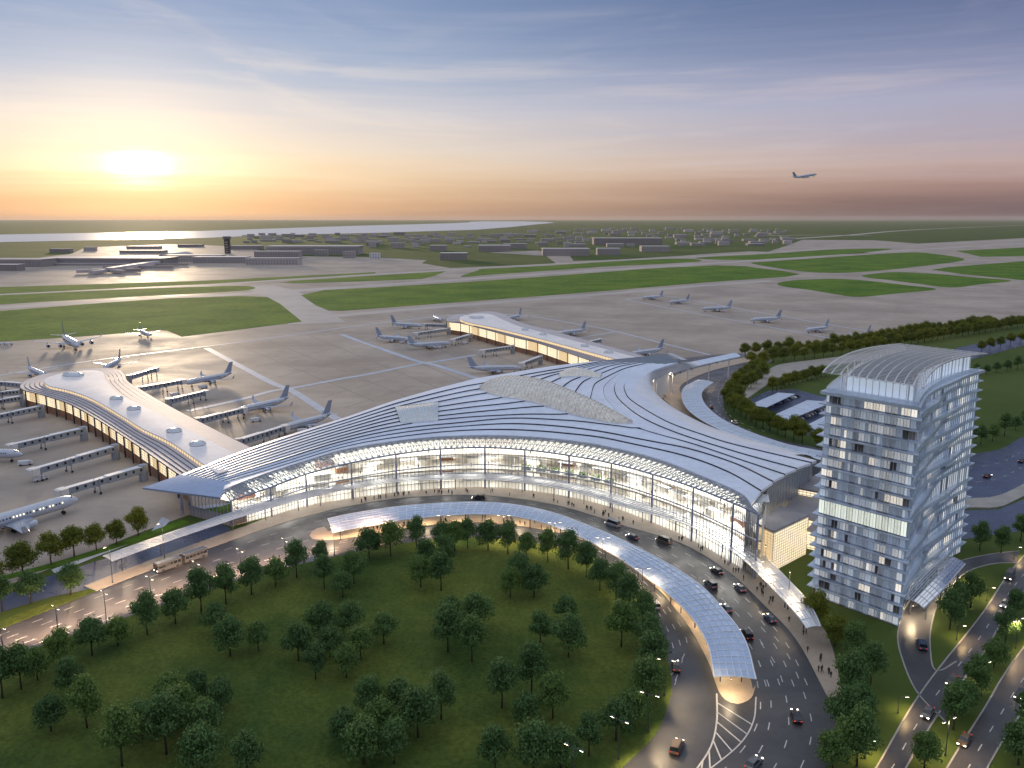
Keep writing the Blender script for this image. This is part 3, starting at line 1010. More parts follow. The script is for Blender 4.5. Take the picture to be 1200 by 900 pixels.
deck = MB()
ceil = MB()
for a, b in fams:
    r = strip_rows(curves[a], curves[b], 0, 0, -0.5, -0.5)
    deck.grid(r)
    ceil.grid([np.column_stack([q[:, :2], q[:, 2] - 0.7]) for q in r])
deck_o = tchild(deck, 'roof_deck', M['roofdark'])
tchild(ceil, 'ceiling', M['ceiling'], smooth=True)
for a, b in fams:
    outer_gap = 0.0 if a in ('T0', 'S0', 'C3') else 0.3
    if a[0] == 'S':                      # raised towards the road side, a dark upstand below the lip
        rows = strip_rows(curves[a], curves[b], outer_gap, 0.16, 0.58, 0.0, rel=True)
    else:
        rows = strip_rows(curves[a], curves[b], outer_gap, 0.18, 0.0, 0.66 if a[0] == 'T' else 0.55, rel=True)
    mb = MB()
    mb.grid(rows)
    for e, edge in ((rows[0], a), (rows[-1], b)):
        lip = np.column_stack([e[:, :2], e[:, 2] - 0.12])
        low = np.column_stack([e[:, :2], e[:, 2] - 1.3])
        mb.grid([e, lip])
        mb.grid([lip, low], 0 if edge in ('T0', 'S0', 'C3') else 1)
    for e in (0, -1):
        c = [r[e] for r in rows]
        mb.grid([c, [(p[0], p[1], p[2] - 0.9) for p in c]])
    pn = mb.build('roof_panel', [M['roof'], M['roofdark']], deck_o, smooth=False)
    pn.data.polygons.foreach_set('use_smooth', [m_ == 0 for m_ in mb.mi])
# plain blue sheet at the left tip, dark sheet at the far tip
tip = [(167, 572), (212, 556.5), (270, 565.5), (258, 583.5)]
def patch(px, n=10, lift=0.2, thick=0.7):
    g = []
    for i in range(n + 1):
        t = i / n
        a, b = lerp(px[0], px[1], t), lerp(px[3], px[2], t)
        row = []
        for j in range(n + 1):
            q = lerp(a, b, j / n)
            p = RP(*q)
            row.append((p.x, p.y, p.z + lift))
        g.append(row)
    mb = MB()
    mb.grid(g)
    mb.grid([[(x, y, z - thick) for x, y, z in r] for r in g])
    ring = g[0] + [r[-1] for r in g[1:]] + g[-1][::-1][1:] + [r[0] for r in g[::-1]][1:]
    mb.grid([ring, [(x, y, z - thick) for x, y, z in ring]])
    return mb


patch(tip).build('roof_panel', M['roofblue'], deck_o, smooth=False, label='plain blue pointed roof sheet at the left tip')
patch([(697, 423), (780, 415), (796, 423), (782, 427.3)], lift=-0.1).build('roof_panel', M['roofend'], deck_o, label='dark roof sheet at the far tip')
# bright white edge band round the loop side
C3 = curves['C3']
eo = pxc([(868, 417.5), (834, 425), (802, 432.5), (773, 442.5), (764, 450), (768, 460), (784, 474), (812, 491), (850, 508), (905, 525), (962, 542)], NS, 14.0)
ei = nearest_on(C3, eo)
ei[:14] = np.column_stack([offset(eo, 8.0)[:14, :2] if np.linalg.norm(offset(eo, 8.0)[30, :2] - C3[30, :2]) < np.linalg.norm(offset(eo, -8.0)[30, :2] - C3[30, :2]) else offset(eo, -8.0)[:14, :2], np.full(14, 15.0)])
eb_rows = []
for k in range(6):
    t = k / 5
    q = eo * (1 - t) + ei * t
    q[:, 2] = eo[:, 2] * (1 - t) + ei[:, 2] * t + 1.8 * math.sin(t * math.pi) * 0.8
    eb_rows.append(q)
for k in range(0, NS - 1, 3):
    s = slice(k, min(k + 4, NS))
    mb = MB()
    mb.grid([r[s] for r in eb_rows])
    mb.grid([np.column_stack([r[s][:, :2], r[s][:, 2] - 0.5]) for r in eb_rows])
    mb.grid([eb_rows[0][s], np.column_stack([eb_rows[0][s][:, :2], eb_rows[0][s][:, 2] - 0.5])])
    tchild(mb, 'edge_panel', M['paleblue'] if k < 12 else M['white_metal'], smooth=True)
for k in range(3, NS, 6):
    p = eo[k]
    q = p * 0.8 + ei[k] * 0.2
    tchild(MB().tube([(q[0], q[1], 0), (q[0], q[1], q[2])], 0.35, 6), 'column', M['white_metal'])
# glazed wall on the loop side
lwall = MB()
lwin = MB()
w2 = offset(C3, -3.0)
if hroof(w2[30:31])[0] < 0 or np.linalg.norm(w2[30, :2] - eo[30, :2]) < np.linalg.norm(C3[30, :2] - eo[30, :2]):
    w2 = offset(C3, 3.0)
lwall.grid([[(p[0], p[1], 0) for p in w2[2:]], [(p[0], p[1], h - 1) for p, h in zip(w2[2:], hroof(w2[2:]))]])
tchild(lwall, 'loop_wall', M['inwall'])

# ---- front glass wall
fb = cr(FBW, 14 * 12 + 1)
s_in = [0]
for p in FBW[1:]:
    s_in.append(int(((fb[:, :2] - np.array(p[:2])) ** 2).sum(1).argmin()))
fz = np.interp(np.arange(len(fb)), s_in, FZ)
fn = normals(fb)                                           # points into the building
s0 = nearest_on(curves['S0'], fb)
s0z = hroof(s0)
# make the sloped edge run straight inwards
e1 = np.column_stack([s0[:, :2], s0z])
for b in range(len(s_in) - 1):
    i0, i1 = s_in[b], s_in[b + 1]
    sl = slice(i0, i1 + 1)
    base, top = fb[sl], fz[sl]
    # glass pane
    mb = MB()
    mb.grid([[(p[0], p[1], 0.25) for p in base], [(p[0], p[1], z) for p, z in zip(base, top)]])
    pane = tchild(mb, 'glass_bay', M['glass'], smooth=True)
    # mullion grid of the bay
    mb = MB()
    nb = 13
    fine = resample(np.column_stack([base[:, :2], top]), nb)
    for k in range(1, nb - 1):
        p = fine[k]
        mb.bar((p[0], p[1], 0.25), (p[0], p[1], p[2]), 0.16)
    for q in (0.18, 0.38, 0.58, 0.8):
        for k in range(nb - 1):
            p, r = fine[k], fine[k + 1]
            mb.bar((p[0], p[1], p[2] * q), (r[0], r[1], r[2] * q), 0.2 if q != 0.58 else 0.4, 0.16 if q != 0.58 else 0.4)
    mb.build('mullion_grid', M['mullion'], pane, kind='stuff')
    # top beam
    mb = MB()
    for k in range(nb - 1):
        p, r = fine[k], fine[k + 1]
        mb.bar((p[0], p[1], p[2] + 0.1), (r[0], r[1], r[2] + 0.1), 0.5, 0.5)
    tchild(mb, 'eave_beam', M['steel'])
    # sloped glass edge and the white truss behind it
    mb = MB()
    mb.grid([[(p[0], p[1], z + 0.3) for p, z in zip(base, top)], [tuple(q) for q in e1[sl]]])
    sg = tchild(mb, 'sloped_glass', M['slopeglass'], smooth=True)
    mb = MB()
    lo_ = resample(np.column_stack([base[:, :2], top + 0.1]), 9)
    hi_ = resample(e1[sl] - np.array([0, 0, 0.4]), 9)
    for k in range(9):
        mb.bar(lo_[k], hi_[k], 0.3)
        if k < 8:
            mb.bar(lo_[k], hi_[k + 1], 0.22)
            mb.bar(hi_[k], lo_[k + 1], 0.22)
            mb.bar((lo_[k] + hi_[k]) / 2, (lo_[k + 1] + hi_[k + 1]) / 2, 0.16)
    mb.build('truss', M['mullion'], sg, kind='stuff')
for b in range(len(s_in)):
    i = s_in[b]
    p = fb[i] - np.array([*(fn[i] * 0.5), 0])
    tchild(MB().tube([(p[0], p[1], 0), (p[0], p[1], fz[i] + 0.3)], [0.42, 0.34], 8), 'column', M['steel'])
# left end wall (recessed under the tip) and right end wall
lc = [P(272, 617), P(222, 603.5)]
zl = 9.2
mb = MB().quad((*lc[0][:2], 4.0), (*lc[1][:2], 4.0), (*lc[1][:2], zl), (*lc[0][:2], zl + .3))
we = tchild(mb, 'end_glass', M['glass'])
mb = MB()
for k in range(13):
    q = lc[0].lerp(lc[1], k / 12)
    mb.bar((q.x, q.y, 0), (q.x, q.y, zl), 0.2)
mb.build('mullion_grid', M['mullion'], we, kind='stuff')
mb = MB().prism([lc[0], lc[1], lc[1] + Vector((4, 5, 0)), lc[0] + Vector((4, 5, 0))], 0, 4.0)
tchild(mb, 'end_plinth', M['greyroof'])
pp = P(214, 604)
tchild(MB().tube([(pp.x, pp.y, 0), (pp.x, pp.y, 9.5)], [0.7, 0.55], 8), 'column', M['steel'])
# right end wall: metal wall below the roof edge from the front corner to the loop side
rend = [RP(880, 592), RP(892, 576), RP(906, 565), RP(920, 556), RP(934, 550), RP(951, 543), RP(957, 539.5)]
rw = cr([(p.x, p.y, p.z) for p in rend], 30)
rw = offset(rw, 1.5)
mb = MB()
mb.grid([[(p[0], p[1], 0) for p in rw], [(p[0], p[1], p[2] * 0.45) for p in rw], [(p[0], p[1], p[2] - 0.6) for p in rw]])
tchild(mb, 'end_wall', M['bridge'], smooth=False)
mb = MB()
for k in range(0, 30):
    p = rw[k]
    q = p[:2] - normals(rw)[k] * 0.2
    mb.bar((q[0], q[1], 0), (q[0], q[1], p[2] - 0.6), 0.14)
tchild(mb, 'wall_rib', M['mullion'], kind='stuff')
# ---- the inside: floors, galleries, back wall, lamps
tt = np.linspace(0, 1, len(fb))
dep = np.interp(tt, [0, .12, .3, .7, .88, .95, 1], [16, 24, 40, 40, 26, 12, 1.0])
back = offset(fb, dep)
mb = MB().prism([tuple(p) for p in offset(fb, 0.3)] + [tuple(p) for p in back[::-1]], 0, 0.22)
tchild(mb, 'hall_floor', M['floor'])
for z, d0, nm in ((5.6, 9.0, 'gallery'), (10.6, 15.0, 'gallery')):
    sl = slice(10 if z < 8 else 34, len(fb) - 3)
    a = offset(fb, np.minimum(d0, dep * 0.6))[sl]
    bk = back[sl]
    g = MB()
    g.prism([tuple(p) for p in a] + [tuple(p) for p in bk[::-1]], z - 0.7, z, bottom=True)
    go = tchild(g, nm, M['floor'])
    rl = MB()
    rl.grid([[(p[0], p[1], z) for p in a], [(p[0], p[1], z + 1.1) for p in a]])
    rl.build('glass_rail', M['glass'], go, smooth=True)
    mb = MB()
    for k in range(0, len(a) - 1):
        mb.bar((a[k][0], a[k][1], z + 1.1), (a[k + 1][0], a[k + 1][1], z + 1.1), 0.08)
    mb.build('hand_rail', M['steel'], go)
    for k in range(4, len(a), 6):
        p = a[k] + (bk[k] - a[k]) * 0.06
        tchild(MB().tube([(p[0], p[1], 0.2 if z < 8 else 5.6), (p[0], p[1], z - 0.7)], 0.3, 6), 'column', M['white_metal'])
bz = hroof(back) - 1.4
for k in range(0, len(back) - 1, 6):
    sl = slice(k, min(k + 7, len(back)))
    mb = MB()
    mb.grid([[(p[0], p[1], 0.2) for p in back[sl]], [(p[0], p[1], z) for p, z in zip(back[sl], bz[sl])]])
    tchild(mb, 'back_wall', M['brownwall'] if (k // 6) in (5, 6, 11, 12) else M['inwall'], smooth=True)
# check-in kiosks, shop fronts in the hall
for k in range(8, len(fb) - 18, 7):
    f = 0.45 if k % 2 else 0.6
    p = fb[k] * (1 - f) + back[k] * f
    ang = math.atan2(fn[k][1], fn[k][0])
    for z0, hh in ((0.22, 2.6), (5.6, 2.4)):
        mb = MB().box((p[0], p[1], z0 + hh / 2), (3.2, 5.0 + (k % 3), hh), ang)
        mb.box((p[0], p[1], z0 + hh + 0.15), (3.8, 5.6 + (k % 3), 0.3), ang, 1)
        tchild(mb, 'kiosk', [M['brownwall'] if k % 4 == 0 else M['inwall'], M['white_metal']])
# hanging line lamps of the hall
for fr, drop in ((0.4, 2.0), (0.62, 2.0), (0.85, 2.0)):
    lineq = fb * (1 - fr) + back * fr
    lz = hroof(lineq) - drop
    for k in range(4, len(fb) - 12, 8):
        p, q = lineq[k], lineq[k + 4]
        mb = MB()
        mb.bar((p[0], p[1], lz[k]), (q[0], q[1], lz[k + 4]), 4.5, 0.15)
        mb.mi = [0 if i == 2 else 1 for i in range(6)]
        tchild(mb, 'ceiling_lamp', [M['lamp'], M['white_metal']])
for fr in (0.35, 0.7):
    lineq = fb * (1 - fr) + back * fr
    for k in range(12, len(fb) - 14, 10):
        p, q = lineq[k], lineq[k + 4]
        for z in (4.75, 9.75):
            if z > 8 and k < 36:
                continue
            mb = MB()
            mb.bar((p[0], p[1], z), (q[0], q[1], z), 2.6, 0.1)
            mb.mi = [0 if i == 2 else 1 for i in range(6)]
            tchild(mb, 'ceiling_lamp', [M['lamp'], M['white_metal']])
# indoor planting on the gallery
for k in range(84, 112, 4):
    p = fb[k] * 0.72 + back[k] * 0.28
    pl = empty('indoor_planter', (p[0], p[1], 5.6), 0, '%s green planter from the left on the lower gallery behind the glass' % ordn((k - 84) // 4 + 1), 'planter', 'planters on the hall gallery')
    MB().box((0, 0, 0.3), (4.4, 1.6, 0.6), math.atan2(fn[k][1], fn[k][0]) + math.pi / 2).build('trough', M['white_metal'], pl)
    mb = MB()
    for _ in range(160):
        x, y, z = rnd.uniform(-2, 2), rnd.uniform(-0.8, 0.8), rnd.uniform(0.6, 2.1)
        a = Vector((rnd.uniform(-1, 1), rnd.uniform(-1, 1), rnd.uniform(-.3, 1))).normalized() * 0.35
        b_ = a.cross(Vector((rnd.uniform(-1, 1), rnd.uniform(-1, 1), 1))).normalized() * 0.16
        c = Vector((x, y, z))
        mb.quad(c - a, c + b_, c + a, c - b_)
    fo = mb.build('foliage', M['plant'], pl)
    fo.rotation_euler = (0, 0, math.atan2(fn[k][1], fn[k][0]) + math.pi / 2)

# ---- skylights on the roof
def skylight(name, label, outline_top, outline_bot, rise, mat, ribs=46, cross=9, lat=True):
    a = rc_(outline_top, ribs)
    b = rc_(outline_bot, ribs)
    root = empty(name, tuple(a[0]), 0, label, 'skylight')
    off = Vector(tuple(a[0]))
    rows = []
    for i in range(ribs):
        r = []
        for j in range(cross):
            t = j / (cross - 1)
            q = a[i] * (1 - t) + b[i] * t
            env = math.sin(math.pi * min(max((i + 0.6) / ribs, 0.02), 0.98)) ** 0.6
            z = float(hroof(q)[0]) + 0.5 + rise * math.sin(math.pi * t) ** 0.7 * env
            r.append(Vector((q[0], q[1], z)) - off)
        rows.append(r)
    MB().grid(rows).build('vault', mat, root, smooth=True)
    mb = MB()
    for i in range(ribs):
        for j in range(cross - 1):
            mb.bar(rows[i][j] + Vector((0, 0, .12)), rows[i][j + 1] + Vector((0, 0, .12)), 0.22)
            if i < ribs - 1 and lat:
                mb.bar(rows[i][j] + Vector((0, 0, .12)), rows[i + 1][j + 1] + Vector((0, 0, .12)), 0.14)
    mb.build('lattice', M['lattice'], root, kind='stuff')
    mb = MB()
    for e in (0, -1):
        edge = [r[e] for r in rows]
        mb.grid([[p + Vector((0, 0, .15)) for p in edge], [p - Vector((0, 0, 1.6)) for p in edge]])
    mb.build('kerb_fascia', M['white_metal'], root)
    return root


skylight('roof_skylight', 'long lens-shaped lattice skylight across the middle of the terminal roof',
         [(562, 456), (580, 448.5), (606, 445.5), (640, 453), (670, 465), (700, 477), (730, 491), (741, 497)],
         [(562, 456.5), (580, 464.5), (620, 471.5), (668, 486), (700, 494), (715, 497), (730, 498), (741, 497.4)], 6.0, M['skyvault'])
skylight('roof_skylight', 'boxy glass skylight on the left part of the terminal roof', [(463, 478), (485, 475.5), (513, 472)], [(470, 497), (490, 496), (513, 494)], 1.6, M['skyglass'], 12, 6, False)
skylight('roof_skylight', 'small pale skylight near the far tip of the terminal roof', [(655, 437), (675, 432.5), (705, 439)], [(656, 443), (680, 442), (703, 444)], 2.0, M['lattice'], 12, 5, False)

# ================================================================ canopies along the roads
def canopy(name, label, a, b, panels, mat, frame, nsup, sup_fr, zdrop=0.0, cross=3, group=None, rise=0.0, fw=0.16):
    """a, b: edge curves with z; panels = number of panels along"""
    root = empty(name, (a[len(a) // 2][0], a[len(a) // 2][1], 0), 0, label, 'canopy', group)
    o = np.array([root.location.x, root.location.y, 0])
    a = resample(a, panels + 1) - o
    b = resample(b, panels + 1) - o
    for k in range(panels):
        mb = MB()
        t0, t1 = 0.03, 0.97
        r0, r1 = [], []
        for j in range(cross + 1):
            f = j / cross
            zz = np.array([0, 0, rise * math.sin(math.pi * f)])
            p, q = a[k] * (1 - f) + b[k] * f + zz, a[k + 1] * (1 - f) + b[k + 1] * f + zz
            r0.append(p * (1 - t0) + q * t0)
            r1.append(p * (1 - t1) + q * t1)
        mb.grid([r0, r1])
        mb.grid([[(p[0], p[1], p[2] - .12) for p in r] for r in (r0, r1)])
        mb.build('panel', mat, root)
    for k in range(panels + 1):
        mb = MB()
        for j in range(cross):
            f, g = j / cross, (j + 1) / cross
            p = a[k] * (1 - f) + b[k] * f + np.array([0, 0, rise * math.sin(math.pi * f) + 0.06])
            q = a[k] * (1 - g) + b[k] * g + np.array([0, 0, rise * math.sin(math.pi * g) + 0.06])
            mb.bar(p, q, fw, fw)
        mb.build('rafter', frame, root)
    mb = MB()
    for f in [j / (cross * 2) for j in range(cross * 2 + 1)]:
        zz = np.array([0, 0, rise * math.sin(math.pi * f) + 0.05])
        for k in range(panels):
            mb.bar(a[k] * (1 - f) + b[k] * f + zz, a[k + 1] * (1 - f) + b[k + 1] * f + zz, fw * .7 if f not in (0, 1) else 0.3, 0.2)
    mb.build('purlin', frame, root, kind='stuff')
    for k in range(nsup):
        i = int((k + 0.5) / nsup * panels)
        for f in sup_fr:
            p = a[i] * (1 - f) + b[i] * f
            MB().tube([(p[0], p[1], 0), (p[0], p[1], p[2] - 0.1)], 0.16, 6).build('post', M['pole'], root)
    return root


canopy('road_canopy', 'long curved pale blue glass canopy over the median between the roads', can_out, can_in, 64, M['bluecanopy'], M['white_metal'], 22, (0.25, 0.78), rise=0.35)
ka = offset(kc, np.interp(np.linspace(0, 1, 160), [0, .3, .7, .8, .9, 1], [4.5, 4.0, 4.0, 2.5, 1.0, 1.0]))
kb = offset(kc, np.interp(np.linspace(0, 1, 160), [0, .25, .35, .7, .8, .88, .93, 1], [9, 9.5, 11, 11, 9.5, 7.5, 4.5, 3.0]))
ka = np.column_stack([ka[:, :2], np.full(160, 5.6)])[4:149]
kb = np.column_stack([kb[:, :2], np.full(160, 6.2)])[4:149]
canopy('sidewalk_canopy', 'long narrow clear glass canopy over the sidewalk along the terminal front', ka, kb, 70, M['canopyglass'], M['white_metal'], 24, (0.55,), rise=0.3)
lo_a = pxc([(818, 445), (803, 453), (799, 464), (806, 480), (832, 498), (880, 518), (962, 539)], 80, 6.0)
lo_b = pxc([(836, 448), (825, 456), (822, 464), (828, 476), (846, 491), (876, 505), (920, 520), (964, 529)], 80, 6.0)
canopy('loop_canopy', 'curved white-blue canopy on the island of the loop road behind the terminal', lo_a, lo_b, 30, M['paleblue'], M['white_metal'], 10, (0.5,), rise=0.5)

# ================================================================ concourse piers
def concourse(name, label, LL, LU, RU, RL, zl, zu, nbay, lights, z0win=4.2, seams=5):
    ll, lu = pxc(LL, 100, zl), pxc(LU, 100, zu)
    ru, rl = pxc(RU, 100, zu), pxc(RL, 100, zl)
    root = empty(name, (ll[50][0], ll[50][1], 0), 0, label, 'concourse')
    O = np.array([root.location.x, root.location.y, 0])
    ll, lu, ru, rl = (c - O for c in (ll, lu, ru, rl))
    lowz = zl + 0.9
    # lower roof strips each side
    for a, b in ((ll, lu), (rl, ru)):
        b = nearest_on(b, a)
        b[-1] = b[-1]
        for k in range(seams):
            f0, f1 = k / seams + 0.012, (k + 1) / seams - 0.012 * 2
            rows = []
            for f in (f0, (f0 + f1) / 2, f1):
                q = a * (1 - f) + b * f
                q[:, 2] = zl + 0.9 * f + (0.28 if f == f0 else 0.14 if f != f1 else 0.0)
                rows.append(q)
            mb = MB()
            mb.grid(rows)
            for e in (rows[0], rows[-1]):
                mb.grid([e, np.column_stack([e[:, :2], e[:, 2] - 0.5])])
            mb.build('roof_panel', M['stripe'], root)
        mb = MB()
        q = b.copy()
        q[:, 2] = zl + 0.6
        p = a.copy()
        p[:, 2] = zl - 0.3
        mb.grid([p, q])
        mb.grid([np.column_stack([a[:, :2], np.full(len(a), zl - 0.3)]), np.column_stack([a[:, :2], np.full(len(a), zl + 0.25)])])
        mb.build('roof_deck', M['roofend'], root)
    # upper roof
    ru2 = nearest_on(ru, lu)
    ru2[0] = lu[0]
    rows = []
    for k in range(9):
        t = k / 8
        q = lu * (1 - t) + resample(ru, 100) * t
        q[:, 2] = zu + 0.4 * math.sin(math.pi * t)
        rows.append(q)
    upper = MB().grid(rows).build('upper_roof', M['pinkroof'], root, smooth=True)
    for e, nm in ((lu, 'l'), (ru, 'r')):
        mb = MB()
        mb.grid([np.column_stack([e[:, :2], np.full(100, zu)]), np.column_stack([e[:, :2], np.full(100, zu - 0.5)])], 1)
        mb.grid([np.column_stack([e[:, :2], np.full(100, zu - 0.5)]), np.column_stack([e[:, :2], np.full(100, zl + 0.6)])], 0)
        cl = mb.build('clerestory', [M['warmwin'], M['white_metal']], root)
        mb = MB()
        f = resample(e, 90)
        nn = normals(f) * (0.12 if nm == 'r' else -0.12)
        for p, q in zip(f, nn):
            mb.bar((p[0] + q[0], p[1] + q[1], zl + 0.7), (p[0] + q[0], p[1] + q[1], zu - 0.4), 0.22)
        mb.build('mullion_grid', M['lattice'], cl, kind='stuff')
    # outside walls: lit bays between dark posts
    for side, e in (('l', ll), ('r', rl)):
        c0 = (lu + ru) / 2
        ins = offset(e, 1.6)
        if ((ins[60, :2] - c0[60, :2]) ** 2).sum() > ((e[60, :2] - c0[60, :2]) ** 2).sum():
            ins = offset(e, -1.6)
        f = resample(ins, nbay * 2 + 1)
        mb = MB()
        mb.grid([np.column_stack([f[:, :2], np.zeros(len(f))]), np.column_stack([f[:, :2], np.full(len(f), z0win)])])
        mb.build('base_wall', M['brownwall'], root)
        for k in range(nbay):
            s = f[2 * k:2 * k + 3]
            mb = MB()
            mb.grid([np.column_stack([s[:, :2], np.full(3, z0win)]), np.column_stack([s[:, :2], np.full(3, zl - 0.3)])])
            w = mb.build('window_bay', M['warmwin2'] if k % 3 else M['warmwin'], root)
            mb = MB()
            ss = resample(s, 7)
            o2 = (resample(e, nbay * 2 + 1)[2 * k + 1] - f[2 * k + 1]) * 0.08
            for p in ss[1:-1]:
                mb.bar((p[0] + o2[0], p[1] + o2[1], z0win), (p[0] + o2[0], p[1] + o2[1], zl - 0.4), 0.13)
            for q in (0.2, 0.4, 0.6, 0.8):
                z = z0win + (zl - .3 - z0win) * q
                mb.bar((ss[0][0] + o2[0], ss[0][1] + o2[1], z), (ss[-1][0] + o2[0], ss[-1][1] + o2[1], z), 0.16)
            mb.build('mullion_grid', M['lattice'], w, kind='stuff')
        for k in range(nbay + 1):
            p = resample(e, nbay * 2 + 1)[2 * k] * 0.75 + f[2 * k] * 0.25
            MB().bar((p[0], p[1], 0), (p[0], p[1], zl - 0.2), 0.6, 0.6).build('post', M['darksteel'], root)
    for u, v, rx, ry in lights:
        p = P(u, v, zu + 0.45)
        ax = Vector(tuple(ll[90] - ll[40])).normalized()
        ang = math.atan2(ax.y, ax.x) if ry else 0
        s = empty('dome_skylight', tuple(p), ang)
        s.parent = root
        s.location = p - Vector((root.location.x, root.location.y, 0))
        mb = MB()
        rings = []
        for h, r in ((-0.4, 1.0), (0.55, 1.0), (0.95, 0.82), (1.2, 0.5), (1.25, 0.06)):
            rings.append([(rx * r * math.cos(a_ * math.pi / 14), (ry or rx) * r * math.sin(a_ * math.pi / 14), h) for a_ in range(28)])
        mb.loft(rings)
        mb.build('dome', M['skyglass'], s, smooth=True)
        mb = MB()
        for a_ in range(0, 28, 2):
            pts = [(rx * r * math.cos(a_ * math.pi / 14), (ry or rx) * r * math.sin(a_ * math.pi / 14), h + .06) for h, r in ((0.55, 1.0), (0.95, 0.82), (1.2, 0.5))]
            mb.bar(pts[0], pts[1], 0.18)
            mb.bar(pts[1], pts[2], 0.18)
        mb.tube([(rx * 1.04 * math.cos(a_ * math.pi / 14), (ry or rx) * 1.04 * math.sin(a_ * math.pi / 14), 0.3) for a_ in range(29)], 0.25, 4)
        mb.build('frame', M['white_metal'], s)
    return root


concourse('concourse_pier', 'near concourse pier with pale roof and round skylights left of the terminal',
          [(85, 434.5), (55, 438), (35, 444), (24, 451), (27, 457), (50, 463), (80, 473), (108, 488), (150, 515), (200, 550), (232, 572)],
          [(85, 436.5), (66, 439), (52, 445), (58, 452), (80, 457), (108, 467), (143, 487), (167, 502), (200, 518), (240, 545), (256, 555)],
          [(85, 436.5), (105, 434), (120, 436), (125, 447), (140, 462), (167, 475), (200, 492), (278, 533), (300, 545)],
          [(85, 434.5), (115, 431.5), (138, 433), (146, 439), (150, 447), (167, 458), (200, 477), (250, 503), (300, 528), (320, 539)],
          10.5, 12.9, 26, [(86, 439, 9.5, 5.5), (136.5, 467, 3.8, 3.2), (157, 479, 3.8, 3.2), (204, 505, 3.8, 3.2), (231.5, 520.5, 3.8, 3.2)])
concourse('concourse_pier', 'far concourse pier with white roof behind the terminal',
          [(545, 368), (532, 369), (523, 374), (527, 377.5), (540, 379), (568, 386), (605, 396), (630, 402), (693, 423), (720, 432)],
          [(555, 368), (543, 370), (539, 373), (547, 377), (580, 384), (630, 396), (723, 421), (740, 426)],
          [(555, 368), (570, 367.5), (580, 370), (590, 375), (610, 383), (630, 388), (743, 418), (760, 423)],
          [(545, 368), (572, 365), (590, 368), (600, 374), (620, 381), (640, 386), (760, 419), (780, 425)],
          12.0, 15.0, 20, [(558, 372, 9, 7), (615, 386.5, 3.6, 3), (636, 392, 3.6, 3), (685, 405.5, 3.6, 3), (713, 413, 3.6, 3)])

# ================================================================ hotel tower
tA, tB = Vector((105.8, 217, 0)), Vector((150, 270, 0))
tE = Vector((-16.5, 20, 0))
tD = (tB - tA)
tN = Vector((-tD.y, tD.x, 0)).normalized()
TW = empty('hotel_tower', tuple(tA), 0, 'tall curved blue glass hotel tower with overhanging slab edges', 'tower')


def tlong(t, s=0.0):
    """point of the plan relative to tA: t along, s across (0 = face to the avenue, 1 = back)"""
    return tD * t + tN * (3.7 * 4 * t * (1 - t)) + tE * s


